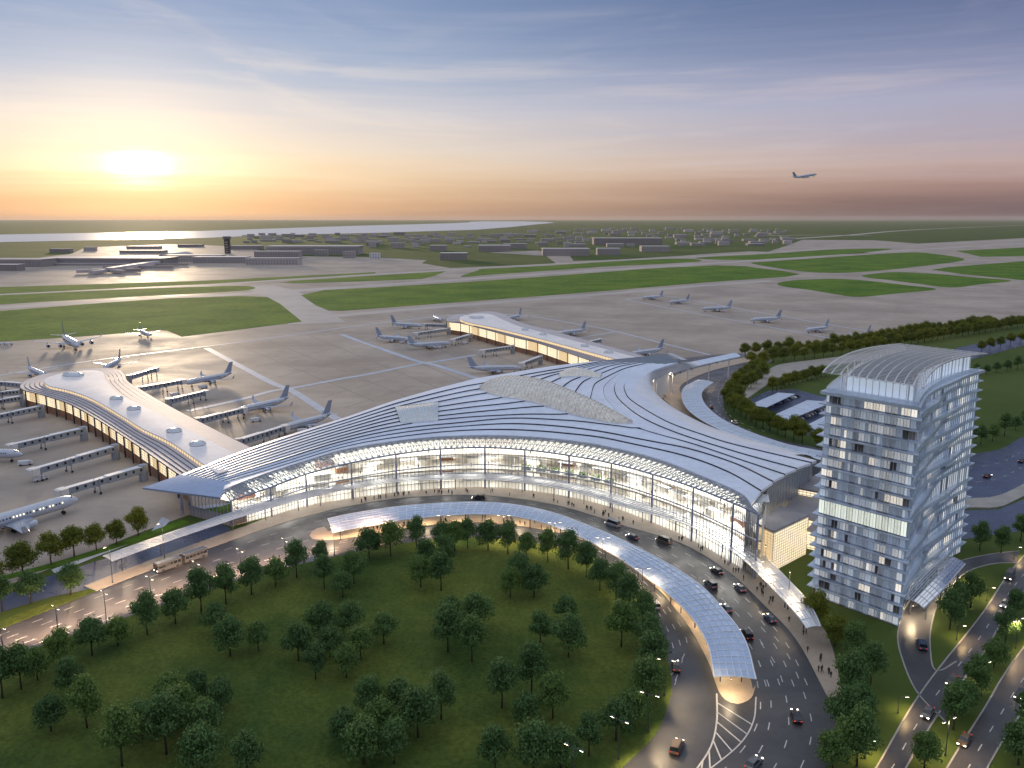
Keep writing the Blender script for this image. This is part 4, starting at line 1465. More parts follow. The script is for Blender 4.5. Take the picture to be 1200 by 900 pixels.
zs = [0.0]
for k in range(8):
    zs.append(zs[-1] + 3.19)
zs.append(zs[-1] + 5.2)
for k in range(10):
    zs.append(zs[-1] + 3.08)
ZT = zs[-1]
tot = len(zs) - 1
NC, NL = 15, 44
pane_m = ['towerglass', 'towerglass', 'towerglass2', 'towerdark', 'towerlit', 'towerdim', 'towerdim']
tr = random.Random(5)
core = MB()
core.prism([tlong(k / 24, 0.06) for k in range(25)] + [tlong(k / 24, 0.94) for k in range(24, -1, -1)], 0, ZT - 0.4)
core.build('core', M['towerdark'], TW)
pm_mesh = {}
for i in range(tot):
    z0, z1 = zs[i] + 0.22, zs[i + 1] - 0.22
    hall = abs(z1 - z0) > 4
    prev = None
    for k in range(NC):
        a, b = tlong(0, 1 - k / NC), tlong(0, 1 - (k + 1) / NC)
        if hall:
            mn = ('towerhall', 'towerhall')
        else:
            m1 = prev if prev and tr.random() < 0.4 else tr.choices(pane_m, [5, 3, 4.5, 1.5, 1.8, 3, 2.5])[0]
            prev = m1 if tr.random() < 0.6 else tr.choices(pane_m, [5, 3, 4.5, 1.5, 1.8, 3, 2.5])[0]
            mn = (m1, prev)
        key = (mn, round(z1 - z0, 2))
        if key not in pm_mesh:
            d = (b - a) * 0.96
            hz_ = z1 - z0
            n2_ = Vector((-d.y, d.x, 0)).normalized() * 0.14
            mb = MB()
            for j, (f0, f1) in enumerate(((0.0, 0.48), (0.52, 1.0))):
                e0, e1_ = d * f0, d * f1
                mb.quad((e0.x, e0.y, .3), (e1_.x, e1_.y, .3), (e1_.x, e1_.y, hz_), (e0.x, e0.y, hz_), j)
                mb.quad((e0.x, e0.y, 0), (e1_.x, e1_.y, 0), (e1_.x, e1_.y, .26), (e0.x, e0.y, .26), 2)
            q0, q1 = d * 0.48, d * 0.52
            mb.quad((q0.x, q0.y, 0), (q1.x, q1.y, 0), (q1.x, q1.y, hz_), (q0.x, q0.y, hz_), 2)
            mb.quad((n2_.x, n2_.y, 0), (d.x + n2_.x, d.y + n2_.y, 0), (d.x + n2_.x, d.y + n2_.y, hz_), (n2_.x, n2_.y, hz_), 2)
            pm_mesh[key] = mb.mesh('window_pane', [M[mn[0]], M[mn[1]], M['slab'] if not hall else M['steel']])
        q = a + (b - a) * 0.02
        link('window_pane', pm_mesh[key], TW, (q.x, q.y, z0))
    # long faces: one band per floor of narrow panes
    for s, nm in ((0.0, 'window_band'), (1.0, 'window_band')):
        mb = MB()
        prevm = 0
        for k in range(NL):
            a, b = tlong(k / NL, s), tlong((k + 1) / NL - 0.0012, s)
            if tr.random() > 0.35:
                prevm = tr.choices(range(6), [5, 5, 1.2, 1.5, 4, 0])[0]
            mb.quad((a.x, a.y, z0), (b.x, b.y, z0), (b.x, b.y, z1), (a.x, a.y, z1), 4 if hall and k % 3 else prevm)
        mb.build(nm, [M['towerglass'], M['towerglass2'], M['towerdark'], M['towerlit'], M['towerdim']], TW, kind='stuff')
    a, b = tlong(1, 0), tlong(1, 1)
    MB().quad((a.x, a.y, z0), (b.x, b.y, z0), (b.x, b.y, z1), (a.x, a.y, z1)).build('window_band', M['towerglass'], TW)
    # mullions of the end face
    mb = MB()
    for k in range(NC + 1):
        a = tlong(0, k / NC) - tD.normalized() * 0.1
        mb.bar((a.x, a.y, z0), (a.x, a.y, z1), 0.1, 0.14)
    for k in range(0, NL + 1):
        a = tlong(k / NL, 0) - tN * 0.12
        mb.bar((a.x, a.y, z0), (a.x, a.y, z1), 0.1, 0.22)
    mb.build('mullion_grid', M['slab'], TW, kind='stuff')
# overhanging slabs
td = tD.normalized()
te = tE.normalized()
for i in range(1, tot + 1):
    th = 0.3 if i < tot else 0.9
    pts = []
    ext = 1.0 if i % 3 else 1.5
    wob = 0.5 + 1.9 * abs(math.sin(i * 1.3))
    pk_ = 0.3 + 0.4 * abs(math.sin(i * 2.1))
    for k in range(25):
        p = tlong(k / 24, 0) - tN * (0.7 + wob * math.exp(-((k / 24 - pk_) / .22) ** 2))
        pts.append(p)
    pts[0] = tlong(0, 0) - td * ext - tN * ext
    pts.append(tlong(1, 0) + td * 3.0 - tN * 1.2)
    pts.append(tlong(1, 1) + td * 1.0 + tN * 1.0)
    for k in range(24, -1, -1):
        pts.append(tlong(k / 24, 1) + tN * 0.9)
    pts[-1] = tlong(0, 1) - td * ext + tN * 1.6
    MB().prism(pts, zs[i] - th / 2, zs[i] + th / 2, bottom=True).build('floor_slab', M['slab'], TW)
    if i < tot:
        # glass balustrade of the avenue face
        q = [tlong(k / 24, 0) - tN * (0.65 + wob * math.exp(-((k / 24 - pk_) / .22) ** 2)) for k in range(25)]
        MB().grid([[(p.x, p.y, zs[i] + .2) for p in q], [(p.x, p.y, zs[i] + 1.1) for p in q]]).build('balustrade', M['canopyglass'], TW)
# roof terrace, penthouse and louvred sun roof
MB().prism([tlong(k / 24, 0.12) + td * 6 * (1 - k / 24) for k in range(25)] + [tlong(k / 24, 0.86) + td * 6 * (1 - k / 24) for k in range(24, -1, -1)], ZT + 0.4, ZT + 4.6).build('penthouse', M['towerglass2'], TW)
MB().prism([tlong(k / 24, 0.14) + td * 6.3 * (1 - k / 24) for k in range(25)] + [tlong(k / 24, 0.84) + td * 6.3 * (1 - k / 24) for k in range(24, -1, -1)], ZT + 4.5, ZT + 4.8).build('penthouse_roof', M['roofend'], TW)
mb = MB()
for k in range(0, 25):
    for s in (0.11, 0.87):
        p = tlong(k / 24, s) + td * 6 * (1 - k / 24)
        mb.bar((p.x, p.y, ZT + .4), (p.x, p.y, ZT + 5.4), 0.16)
for k in range(11):
    p = tlong(0, 0.12 + 0.74 * k / 10) + td * 5.9
    mb.bar((p.x, p.y, ZT + .4), (p.x, p.y, ZT + 5.4), 0.16)
mb.build('mullion_grid', M['white_metal'], TW, kind='stuff')
mb = MB()
pr = [tlong(k / 24, -0.01) for k in range(25)]
mb.grid([[(p.x, p.y, ZT + .4) for p in pr], [(p.x, p.y, ZT + 1.7) for p in pr]])
pr = [tlong(0, k / 10) - td * 0.4 for k in range(11)]
mb.grid([[(p.x, p.y, ZT + .4) for p in pr], [(p.x, p.y, ZT + 1.5) for p in pr]])
pr = [tlong(k / 24, 1.01) for k in range(25)]
mb.grid([[(p.x, p.y, ZT + .4) for p in pr], [(p.x, p.y, ZT + 1.7) for p in pr]])
mb.build('parapet', M['canopyglass'], TW)
ZL = ZT + 6.0
slat = MB()
s0_, s1_ = tE * -0.04, tE * 1.06
slat.bar((s0_.x, s0_.y, 0), (s1_.x, s1_.y, 0), 0.5, 0.06)
slat_me = slat.mesh('slat', M['louver'])
for k in range(42):
    t = -0.03 + 1.06 * k / 41
    p = tlong(t, 0)
    link('slat', slat_me, TW, (p.x, p.y, ZL + 1.0 * math.sin(math.pi * min(max(t, 0), 1))))
for k in range(12):
    s = -0.035 + 1.09 * k / 11
    mb = MB()
    pts = [tlong(-0.035 + 1.07 * j / 24, s) + Vector((0, 0, ZL - 0.1 + 1.0 * math.sin(math.pi * j / 24))) for j in range(25)]
    for j in range(24):
        mb.bar(pts[j], pts[j + 1], 0.4 if k in (0, 11) else 0.3, 0.3 if k in (0, 11) else 0.1)
    mb.build('beam', M['louver'], TW)
for k in range(8):
    for s in (0.12, 0.86):
        p = tlong((k + .5) / 8, s)
        MB().bar((p.x, p.y, ZT + .4), (p.x, p.y, ZL), 0.3).build('post', M['white_metal'], TW)
# entrance canopy by the drive
ca_ = cr([P(1083, 713, 4.6), P(1106, 690, 6.6), P(1131, 661, 6.2)], 20)
cb_ = cr([P(1058, 702, 5.2), P(1078, 680, 8.2), P(1107, 652, 8.0)], 20)
canopy('entrance_canopy', 'bright white arched canopy over the hotel drive', ca_, cb_, 12, M['whitecanopy'], M['white_metal'], 4, (0.1, 0.85), cross=4, rise=0.8, fw=0.1)

# ---- pavilion and link building between hall and tower
def litbox(name, label, poly, z0, z1, cat, cell=1.3, roof='greyroof', wm='warmwin', wm2='warmwin2'):
    poly = [Vector((p[0], p[1], 0)) for p in poly]
    c = sum(poly, Vector()) / len(poly)
    root = empty(name, (c.x, c.y, 0), 0, label, cat)
    pl = [p - c for p in poly]
    MB().prism(pl, z1 - 0.4, z1 + 0.3, bottom=True).build('roof', M[roof], root)
    for i in range(len(pl)):
        a, b = pl[i], pl[(i + 1) % len(pl)]
        mid = (a + b) / 2
        n2_ = Vector((b.y - a.y, a.x - b.x, 0)).normalized()
        if n2_.dot(mid) < 0:
            n2_ = -n2_
        a2, b2 = a - n2_ * 0.25, b - n2_ * 0.25
        w = MB().quad((a2.x, a2.y, z0), (b2.x, b2.y, z0), (b2.x, b2.y, z1 - .4), (a2.x, a2.y, z1 - .4)).build('glass_wall', M[wm2 if i % 2 else wm], root)
        mb = MB()
        nn = max(int((b - a).length / cell), 2)
        for k in range(nn + 1):
            p = a2.lerp(b2, k / nn) + n2_ * 0.12
            mb.bar((p.x, p.y, z0), (p.x, p.y, z1 - .4), 0.14)
        z = z0 + 0.6
        while z < z1 - 0.5:
            p, q = a2 + n2_ * 0.16, b2 + n2_ * 0.16
            mb.bar((p.x, p.y, z), (q.x, q.y, z), 0.12, 0.2)
            z += 0.95
        mb.build('mullion_grid', M['lattice'], w, kind='stuff')
    return root


litbox('glass_pavilion', 'boxy glowing gridded pavilion between terminal corner and tower', [(82, 253.5), (78.5, 261), (91.5, 278), (98, 268.5)], 0.0, 13.6, 'pavilion')
litbox('link_building', 'low warm-lit link block behind the gridded pavilion', [(93, 280), (104, 300), (118, 288), (104, 270)], 0.0, 10.5, 'building')
litbox('link_building', 'upper link block with grey flat roof beside the tower', [(104, 300), (112, 316), (126, 304), (117, 290)], 0.0, 13.0, 'building')
litbox('link_bridge', 'slim lit bridge block joining pavilion and hotel tower', [(97.5, 268), (103.5, 276), (106, 273), (99.5, 265)], 4.0, 9.0, 'bridge')

# ---- car park roofs
def carport(label, pts, z, group='car park roofs'):
    q = [P(u, v, z) for u, v in pts]
    c = sum(q, Vector()) / 4
    root = empty('carport_roof', (c.x, c.y, 0), 0, label, 'carport', group)
    d0 = Vector((c.x, c.y, 0))
    g = 8
    for k in range(g):
        a, b = q[0].lerp(q[1], k / g) - d0, q[0].lerp(q[1], (k + .94) / g) - d0
        e, f = q[3].lerp(q[2], (k + .94) / g) - d0, q[3].lerp(q[2], k / g) - d0
        MB().prism([a, b, e, f], z - .15, z + .1, bottom=True).build('panel', M['paleblue'], root)
        p = (a + f) / 2
        MB().bar((p.x, p.y, 0), (p.x, p.y, z - .1), 0.25).build('post', M['pole'], root)
    return root


carport('pale carport roof nearest the curved walkway', [(879, 474.5), (912, 460), (932, 461.5), (898, 477.5)], 4.0)
carport('pale carport roof in the middle of the car park', [(908, 486), (946, 469), (976, 471), (924, 492.5)], 4.0)
carport('pale carport roof partly behind the hotel tower', [(944, 499), (966, 488), (990, 492), (962, 506)], 4.0)

# ================================================================ far buildings
def block(name, label, u0, u1, vb, vt, cat='building', group=None, depth=0.6, wall='town1', roof='town2', storeys=True, parent_parts=True):
    a, b = P(u0, vb), P(u1, vb)
    h = max(zat(a, vt), 3.0)
    w = b.x - a.x
    d = min(max(w * depth, 12), 90)
    c = Vector(((a.x + b.x) / 2, a.y + d / 2, 0))
    root = empty(name, tuple(c), 0, label, cat, group)
    MB().box((0, 0, (h - 0.6) / 2), (w, d, h - 0.6)).build('wall', M[wall], root)
    MB().box((0, 0, h - 0.3), (w * 1.02, d * 1.02, 0.6)).build('roof', M[roof], root)
    if storeys and (u1 - u0) > 6:
        n = max(int(h / 4.5), 1)
        for k in range(n):
            z = 2.2 + k * 4.2
            if z + 1.5 > h - 0.6:
                break
            mb = MB()
            m_ = max(int(w / 7), 2)
            for j in range(m_):
                x = -w / 2 + (j + .5) * w / m_
                mb.box((x, -d / 2 - 0.05, z + .6), (w / m_ * 0.62, 0.3, 1.6))
            mb.build('window_row', M['townwin'], root, kind='stuff')
    return root


TG = 'buildings of the far town'
spec = [(516, 547, 305, 296.5, 'isolated pale block standing on the grass of the far town'), (561, 598, 295, 287.5, 'broad grey block left of the triangular far apron'),
        (590, 617, 292, 285.5, 'grey block just behind the broad block near the far apron'), (504, 523, 294, 287.5, 'squarish grey block behind the isolated pale block'),
        (636, 691, 300, 291.5, 'long low grey block beside the triangular far apron'), (700, 727, 299, 291, 'pair of grey blocks right of the long low block'),
        (752, 785, 295, 288.5, 'grey block at the right edge of the town grass'), (696, 776, 287, 279, 'very long pale block across the middle of the far town'),
        (458, 474, 291, 284, 'grey block at the left of the far town near the old apron')]
for u0, u1, vb, vt, lb in spec:
    block('town_block', lb, u0, u1, vb, vt, 'building', TG)
block('lit_block', 'small cream lit block at the edge of the old apron', 433, 445, 303, 296.5, 'building', None, wall='white_metal')
br = random.Random(3)
cand = []
for k in range(900):
    u = br.uniform(285, 925)
    lo_v = 274 + max(0, (u - 640)) * 0.004
    vb = br.uniform(268.5 if u > 620 else 274.5, 291 if u < 800 else 288)
    if u < 430:
        vb = br.uniform(275.5, 285)
    if u > 640 and vb > 288 and br.random() < 0.5:
        continue
    if 430 < u < 660 and vb < 274.5 - (u - 440) * 0.02:
        continue
    w = br.uniform(5, 17) * (0.5 + (vb - 262) / 40)
    h = br.uniform(1.4, 4.5) * (0.45 + (vb - 262) / 40)
    if any(abs(u - c[0]) < (w + c[2]) * 0.5 and abs(vb - c[1]) < 1.6 for c in cand):
        continue
    if any(s[0] - w < u < s[1] + w and s[3] - 1 < vb < s[2] + 2 for s in spec):
        continue
    cand.append((u, vb, w, h))
cand = cand[:250]
cand.sort(key=lambda c: c[0])
for i, (u, vb, w, h) in enumerate(cand):
    block('town_block', 'small flat grey block in the distant town, %s from the left' % ordn(i + 1), u - w / 2, u + w / 2, vb, vb - h, 'building', TG, storeys=(w > 14))
# old terminal
OG = 'old terminal across the runways'
old = [(-60, 48, 313, 304, 'dark long shed at the left end of the old terminal'), (48, 192, 311, 302.5, 'very long dark low hall of the old terminal'), (192, 258, 307, 299, 'white roofed middle hall of the old terminal'),
       (226, 288, 308.5, 301, 'right wing of the old terminal below the control tower'), (298, 350, 303, 294.5, 'big plain hangar right of the control tower'), (288, 349, 310.5, 302.5, 'low front building before the big plain hangar'),
       (312, 420, 298.5, 288.5, 'very wide pale hangar behind the old apron'), (368, 384, 299.5, 292.5, 'small grey hangar in front of the wide pale hangar'), (402, 416, 302.5, 294.5, 'small boxy hangar at the right end of the old apron'),
       (140, 190, 297, 293.5, 'low pale building behind the old terminal'), (58, 82, 296, 291.5, 'group of low sheds far left beyond the old terminal'), (98, 112, 294, 289.5, 'little white shed beyond the old terminal'),
       (148, 185, 291.5, 288.5, 'long white low shed beyond the old terminal'), (208, 236, 289.5, 286.5, 'flat grey shed left of the control tower'), (60, 148, 311.5, 308.5, 'low pale gate building before the old terminal hall'),
       (270, 306, 292.5, 288, 'grey shed right behind the control tower'), (-30, 20, 317.5, 310, 'pale wing of the old terminal at the left picture edge')]
for u0, u1, vb, vt, lb in old:
    block('old_terminal_building', lb, u0, u1, vb, vt, 'building', OG, depth=0.35)
# star shaped old pier
sp0, sp1 = P(197, 309), P(128, 320)
root = empty('old_pier', tuple(sp0), 0, 'narrow pale old pier with star-shaped end pointing to the runways', 'pier')
dd = sp1 - sp0
mb = MB().bar((0, 0, 7), (dd.x, dd.y, 7), 16, 8)
mb.build('pier_hall', M['town2'], root)
for a_ in (0.4, 1.5, 2.6, 3.6, 4.6, 5.6):
    MB().bar((dd.x, dd.y, 5), (dd.x + 60 * math.cos(a_), dd.y + 60 * math.sin(a_), 5), 10, 6).build('arm', M['town1'], root)
for f in (0.3, 0.6):
    MB().bar((dd.x * f - 70, dd.y * f, 4), (dd.x * f + 80, dd.y * f + 6, 4), 9, 5).build('arm', M['town1'], root)
cpos = P(197, 305)
root = empty('vaulted_hall', tuple(cpos), 0, 'barrel-vaulted hall in the middle of the old terminal', 'hall')
rings = []
for y in (0, 120):
    rings.append([(30 * math.cos(math.pi * k / 12), y, 3 + 16 * math.sin(math.pi * k / 12)) for k in range(13)] + [(-30, y, 0), (30, y, 0)])
MB().loft(rings).build('vault', M['town2'], root)
MB().box((0, -0.6, 5), (40, 0.8, 8)).build('front_glass', M['townwin'], root)
# control tower
ct = P(267, 297)
h = zat(ct, 277)
root = empty('control_tower', tuple(ct), 0, 'slim dark control tower rising over the old terminal', 'control tower')
MB().box((0, 0, h * .42), (15, 15, h * .84)).build('shaft', M['darksteel'], root)
MB().loft([[(r * math.cos(k * math.pi / 4 + .39), r * math.sin(k * math.pi / 4 + .39), z) for k in range(8)] for r, z in ((10, h * .82), (13, h * .87), (13, h * .9), (12, h * .97))]).build('cab', M['townwin'], root)
MB().loft([[(r * math.cos(k * math.pi / 4 + .39), r * math.sin(k * math.pi / 4 + .39), z) for k in range(8)] for r, z in ((13, h * .97), (13, h))]).build('cab_roof', M['darksteel'], root)
for k in range(5):
    MB().box((0, -7.6, h * (.1 + k * .14)), (9, 0.4, h * .06)).build('window', M['town1'], root)

# ================================================================ trees
def make_tree_meshes(seed, h, rx, lobes, nleaf, lm):
    r = random.Random(seed)
    tr_ = MB()
    ch = h * 0.36
    top = Vector((r.uniform(-.3, .3), r.uniform(-.3, .3), h * 0.72))
    tr_.tube([(0, 0, -0.15), (r.uniform(-.1, .1), r.uniform(-.1, .1), ch * .6), (top.x * .5, top.y * .5, ch * 1.3), top], [0.3, 0.22, 0.17, 0.05], 7)
    cents = []
    for k in range(lobes):
        a = 2 * math.pi * (k + r.uniform(-.3, .3)) / max(lobes * 0.62, 1)
        lev = (k + 0.5) / lobes
        zz = h * (0.4 + 0.46 * lev)
        rad = rx * (0.68 * math.sin(math.pi * (0.26 + 0.68 * lev)) + r.uniform(-.12, .12))
        c = Vector((math.cos(a) * rad, math.sin(a) * rad, zz))
        cents.append((c, rx * r.uniform(0.4, 0.56)))
        tr_.tube([(0, 0, ch * r.uniform(.8, 1.2)), c * 0.55 + Vector((0, 0, ch * .4)), c], [0.12, 0.07, 0.02], 5)
    cents.append((Vector((0, 0, h * 0.82)), rx * 0.5))
    cents.append((Vector((0, 0, h * 0.6)), rx * 0.55))
    cr_ = MB()
    for _ in range(nleaf):
        c, rr = r.choice(cents)
        d = Vector((r.gauss(0, 1), r.gauss(0, 1), r.gauss(0, 1))).normalized()
        p = c + Vector((d.x, d.y, d.z * 0.85)) * rr * (r.uniform(0.4, 1.05) if r.random() < .72 else r.uniform(0.9, 1.45))
        nrm = (d + Vector((r.uniform(-.8, .8), r.uniform(-.8, .8), r.uniform(-.4, 1.0)))).normalized()
        a = nrm.cross(Vector((r.uniform(-1, 1), r.uniform(-1, 1), r.uniform(-1, 1)))).normalized()
        b = nrm.cross(a)
        s = r.uniform(0.24, 0.44)
        cr_.quad(p - a * s, p - b * s * .6 + nrm * .05, p + a * s, p + b * s * .6 + nrm * .05)
    return tr_.mesh('trunk', M['bark'], True), cr_.mesh('crown', M[lm])


protos = {'dark': [], 'olive': []}
for i in range(5):
    protos['dark'].append(make_tree_meshes(20 + i, (10.5, 12.5, 11.5, 13.2, 9.6)[i], (4.4, 4.0, 5.0, 4.5, 4.2)[i], (9, 12, 14, 11, 10)[i], 3600, 'leaf'))
for i in range(3):
    protos['olive'].append(make_tree_meshes(40 + i, 11.0 + i * 0.5, 4.2 + 0.2 * i, 11 + i, 4000, 'leafy'))
trng = random.Random(77)


def tree(u, v, label, group, kind='dark', s=1.0, z=0.15):
    p = P(u, v, z)
    tm, cm_ = trng.choice(protos[kind])
    root = empty('broadleaf_tree', tuple(p), 0, label, 'tree', group)
    k = s * trng.uniform(0.82, 1.14)
    wx = 0.8 if kind == 'dark' else 0.9
    root.scale = (k * wx * trng.uniform(.92, 1.08), k * wx * trng.uniform(.92, 1.08), k * .97)
    root.rotation_euler = (0, 0, trng.uniform(0, 6.28))
    link('trunk', tm, root)
    link('crown', cm_, root)
    return root


def grove(pts, phrase, group, kind='dark', s=1.0, z=0.15):
    pts = sorted(pts)
    n = len(pts)
    for i, (u, v) in enumerate(pts):
        tree(u, v, '%s tree from left %s' % (ordn(i + 1), phrase), group, kind, s, z)


grove([(-8, 688), (27, 676), (60, 661), (87, 652), (113, 645), (137, 638), (162, 628)], 'in the olive row beside the wet service road', 'trees between apron and service road', 'olive', 0.95)
grove([(3, 716), (37, 707), (83, 696)], 'on the verge above the approach road at far left', 'trees between apron and service road', 'dark', 0.9)
grove([(3, 818), (25, 808), (44, 797), (72, 783), (108, 768), (138, 757), (173, 744), (206, 731), (236, 719), (265, 708), (295, 697), (323, 687), (348, 677), (376, 668)], 'in the row on the lawn edge along the approach road', 'row along the approach road', 'dark')
grove([(60, 857), (102, 853), (83, 820)], 'in the clump of three at the left of the lawn', 'clumps on the lawn')
grove([(195, 884), (240, 868), (167, 866), (213, 853), (258, 833), (197, 832), (230, 826), (143, 898)], 'in the dense clump of eight at the lower left', 'clumps on the lawn')
grove([(253, 745), (270, 769), (303, 763)], 'in the clump of three behind the approach road row', 'clumps on the lawn')
grove([(370, 796), (406, 794), (423, 773), (350, 775), (377, 752), (410, 745), (450, 755), (387, 770)], 'in the clump of eight left of the lawn centre', 'clumps on the lawn')
grove([(493, 688), (517, 692), (499, 667), (522, 668)], 'in the four-tree clump at the upper middle of the lawn', 'clumps on the lawn')
grove([(598, 700), (626, 700), (608, 681)], 'in the three-tree clump below the median canopy bend', 'clumps on the lawn')
grove([(527, 735), (557, 741), (525, 764), (553, 775)], 'in the four-tree clump at the centre of the lawn', 'clumps on the lawn')
grove([(633, 758), (666, 770), (663, 733)], 'in the three-tree clump at the right centre of the lawn', 'clumps on the lawn')
grove([(588, 830), (615, 850), (648, 842), (623, 815)], 'in the four-tree clump at the lower right of the lawn', 'clumps on the lawn')
grove([(403, 872), (426, 896), (462, 895), (490, 864), (433, 842), (468, 838), (517, 843), (446, 868)], 'in the clump of eight at the lower middle of the lawn', 'clumps on the lawn')
grove([(657, 900), (690, 886), (580, 908), (625, 912), (237, 910), (290, 908)], 'cut by the bottom edge of the picture', 'clumps on the lawn')
grove([(402, 700), (380, 690), (415, 684)], 'in the small clump just under the canopy left end', 'clumps on the lawn')
grove([(433, 655), (458, 652), (488, 641), (518, 643), (533, 646), (548, 643), (572, 645), (595, 649), (617, 653), (642, 658), (666, 667), (687, 676)], 'in the row along the inner road under the canopy', 'row along the inner road')
grove([(703, 692), (722, 702), (736, 722), (754, 740), (760, 768), (764, 795), (758, 822), (742, 848), (722, 868), (728, 758)], 'in the row on the right bend of the lawn edge', 'row along the inner road')
grove([(955, 733), (978, 757)], 'of the pair in front of the hotel tower', 'trees by the hotel', 'olive', 0.85, 0.05)
grove([(1000, 776), (1020, 804), (996, 822), (1008, 846), (986, 872), (1004, 898), (975, 905)], 'in the thicket between road and avenue', 'trees by the hotel', 'dark', 0.95, 0.05)
grove([(1113, 738), (1137, 712), (1122, 716)], 'on the grass wedge beside the hotel drive', 'trees by the hotel', 'dark', 0.9, 0.05)
grove([(1189, 728), (1164, 782), (1143, 817), (1117, 855), (1083, 900), (1178, 755), (1128, 838)], 'in the strip between the two avenues', 'trees between the avenues', 'dark', 0.95, 0.05)
grove([(1193, 896), (1212, 860)], 'right of the outer avenue at the corner', 'trees between the avenues', 'dark', 0.95, 0.05)
grove([(1148, 645), (1173, 648), (1196, 634)], 'on the grass right of the tower foot', 'trees right of the tower', 'dark', 0.85, 0.05)
grove([(1149, 521), (1163, 517), (1177, 511), (1190, 504), (1203, 498), (1136, 524)], 'in the dark row right of the tower at mid height', 'trees right of the tower', 'dark', 0.9, 0.05)
row = pxc([(873, 418.5), (960, 412), (1060, 397.5), (1165, 383)], 36)
grove([proj(p) for p in row], 'in the back hedge row along the right apron edge', 'tree rows along the apron edge', 'olive', 1.12, 0.05)
row = pxc([(906, 425), (960, 419), (1040, 408), (1110, 397), (1198, 383)], 36)
grove([proj(p) for p in row], 'in the front hedge row along the right apron edge', 'tree rows along the apron edge', 'olive', 1.12, 0.05)
grove([(1160, 410), (1172, 407), (1184, 404), (1196, 401), (1150, 412.5)], 'in the short row above the park road', 'tree rows along the apron edge', 'olive', 0.95, 0.05)
grove([(1132, 440), (1144, 439), (1156, 438), (1168, 436.5), (1180, 435), (1192, 433.5), (1204, 432)], 'in the row below the park road', 'tree rows along the apron edge', 'dark', 0.85, 0.05)
grove([(893, 432), (880, 440), (868, 450), (873, 457), (886, 451), (857, 464), (852, 474), (860, 483), (864, 472), (874, 491), (886, 499), (902, 505), (920, 512), (940, 519), (958, 524), (880, 428), (887, 436), (874, 445), (863, 457), (880, 456), (855, 469), (868, 487), (880, 495), (894, 502), (911, 509), (930, 516), (857, 478), (893, 444)], 'in the curved row round the loop road', 'trees round the loop road', 'olive', 1.05, 0.1)
grove([(905, 459), (915, 455), (925, 452), (935, 449), (946, 446), (957, 443.5), (968, 441), (910, 457), (920, 453.5), (930, 450.5), (940.5, 447.5), (951, 445), (962, 442)], 'in the hedge behind the car park', 'trees round the loop road', 'olive', 0.8, 0.1)

# ================================================================ airliners
def airfoil(x0, x1, y, z, th):
    c = x0 - x1
    return [(x0, y, z), (x0 - c * .25, y, z + th), (x0 - c * .65, y, z + th * .7), (x1, y, z + .02), (x1, y, z - .02), (x0 - c * .6, y, z - th * .5), (x0 - c * .2, y, z - th * .6)]


